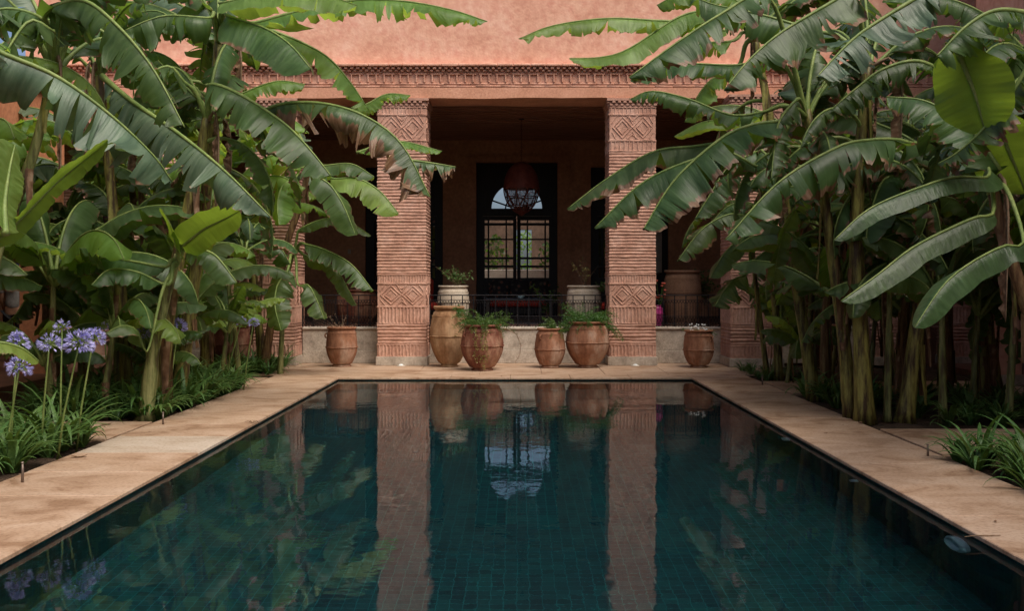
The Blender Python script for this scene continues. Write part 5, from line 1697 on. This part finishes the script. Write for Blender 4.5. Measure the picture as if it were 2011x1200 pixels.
for i in range(260):
    side = r.random() < .5
    x = r.uniform(XO0, XO0 + .25) if side else r.uniform(XO1 - .3, XO1)
    y = r.uniform(6, 19); s_ = r.uniform(.004, .011)
    if 9.9 < y < 11.1 and side: continue
    c_ = Vector((x, y, .004))
    mb.add([c_ + Vector((r.uniform(-1, 1) * s_ * 2, r.uniform(-1, 1) * s_, r.uniform(0, .006))) for _ in range(4)], [(0, 1, 2), (0, 2, 3)])
tag(mb.build('leaf_litter', M['twig']), 'scattered specks of dry leaf litter along the outer paving edges', 'litter', kind='stuff')

# ------------------------------------------------------------ man in the left gallery
def man():
    base = Vector(((27 - 1015) / F * 19.2, 19.2, .16))
    root = empty('person', base); tag(root, 'man in navy cap and grey shirt at the left edge, half hidden by leaves', 'person')
    def skin(name, verts, edges, rad, mat, par, root_i=0, lv=2):
        me = bpy.data.meshes.new(name); me.from_pydata(verts, edges, [])
        o = bpy.data.objects.new(name, me); COL.objects.link(o); o.parent = par
        m = o.modifiers.new('skin', 'SKIN'); 
        for i, q in enumerate(rad): me.skin_vertices[0].data[i].radius = q if hasattr(q, '__len__') else (q, q)
        me.skin_vertices[0].data[root_i].use_root = True
        s_ = o.modifiers.new('sub', 'SUBSURF'); s_.levels = lv; s_.render_levels = lv
        me.materials.append(mat); m.use_smooth_shade = True
        return o
    V = [(0, 0, .95), (0, .02, 1.12), (0, .03, 1.30), (0, .02, 1.44), (.01, -.0, 1.52), (.03, .0, 1.60), (.04, -.0, 1.68),
         (-.17, .02, 1.40), (-.22, .0, 1.13), (-.20, .1, .90), (-.19, .13, .82), (.17, .02, 1.40), (.23, .03, 1.13), (.22, .12, .90), (.21, .15, .82),
         (-.10, 0, .86), (-.11, .03, .48), (-.12, -.02, .08), (-.12, .12, .03), (.10, 0, .86), (.11, .05, .48), (.12, .02, .08), (.12, .16, .03)]
    E = [(0, 1), (1, 2), (2, 3), (3, 4), (4, 5), (5, 6), (3, 7), (7, 8), (8, 9), (9, 10), (3, 11), (11, 12), (12, 13), (13, 14), (0, 15), (15, 16), (16, 17), (17, 18), (0, 19), (19, 20), (20, 21), (21, 22)]
    Rd = [(.15, .11), (.13, .10), (.16, .11), (.10, .08), .052, (.075, .09), (.07, .085), .058, .043, .032, .035, .058, .043, .032, .035, .09, .06, .042, .035, .09, .06, .042, .035]
    body = skin('body', V, E, Rd, M['skin'], root)
    skin('shirt', [(0, 0, .90), (0, .02, 1.12), (0, .03, 1.30), (0, .02, 1.44), (-.18, .02, 1.40), (-.225, .01, 1.20), (.18, .02, 1.40), (.225, .03, 1.20)],
         [(0, 1), (1, 2), (2, 3), (3, 4), (4, 5), (3, 6), (6, 7)], [(.18, .13), (.165, .125), (.18, .13), (.115, .085), .075, .068, .075, .068], M['shirt'], root)
    skin('trousers', [(0, 0, .95), (-.10, 0, .84), (-.11, .03, .48), (-.12, -.02, .09), (.10, 0, .84), (.11, .05, .48), (.12, .02, .09)],
         [(0, 1), (1, 2), (2, 3), (0, 4), (4, 5), (5, 6)], [(.16, .12), .105, .078, .065, .105, .078, .065], M['trousers'], root)
    mb = MB(); mb.lathe([(.092, 0), (.096, .03), (.08, .075), (.04, .1), (.001, .105)], (.04, 0, 1.67), 20)
    mb.add([(.0, .08, 1.675), (.09, .08, 1.675), (.11, .17, 1.665), (.02, .19, 1.665)], [(0, 1, 2, 3)])
    mb.build('cap', M['navy'], root, True)
    mb = MB(); mb.bbox(-.10, .10, -.128, -.120, 1.27, 1.305, .002); mb.build('red_chest_stripe', M['red_cloth'], root)
man()

# ------------------------------------------------------------ garden seen through the doors
def far_bush(x, y, h, w, seed, label, n=900):
    r = random.Random(seed); root = empty('garden_tree', (x, y, 0)); tag(root, label, 'tree', 'trees in the garden behind the palace')
    mb = MB(); mb.tube([(0, 0, 0), (.1, 0, h * .3), (0, .1, h * .6)], [.12, .09, .05], 8); mb.build('trunk', M['stem_brown'], root, True)
    mb = MB()
    for i in range(n):
        a_ = r.uniform(0, 6.28); q = r.random() ** .5; z = r.uniform(-1, 1)
        c = Vector((cos(a_) * w * q * math.sqrt(1 - z * z), sin(a_) * w * q * math.sqrt(1 - z * z), h * .62 + z * h * .4))
        d = Vector((r.gauss(0, 1), r.gauss(0, 1), r.gauss(0, 1))).normalized() * .16; s_ = d.cross(Vector((r.gauss(0, 1), r.gauss(0, 1), r.gauss(0, 1)))).normalized() * .05
        mb.add([c, c + d * .5 + s_, c + d, c + d * .5 - s_], [(0, 1, 2, 3)], [(0, 0), (.03, .4), (.08, 0), (.03, .4)])
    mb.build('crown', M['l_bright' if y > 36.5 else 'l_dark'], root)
far_bush(.3, 41, 3.4, 1.0, 1, 'green tree framed by the far doorway behind the glazed doors', 500)
far_bush(-.75, 34.9, 3.0, .62, 2, 'bushy shrub left of the far doorway behind the glazed doors', 420)
far_bush(1.15, 34.9, 2.9, .55, 3, 'bushy shrub right of the far doorway behind the glazed doors', 420)
far_bush(.25, 34.6, 1.9, .9, 4, 'low shrub on the axis behind the pale wall and the glazed doors', 500)
mb = MB(); mb.bbox(-1.45, 1.45, 33.6, 34.0, 0, 1.98, .02)
tag(mb.build('planter_wall', M['stone_cap']), 'pale low wall across the rear court, seen through the lower door panes', 'wall')
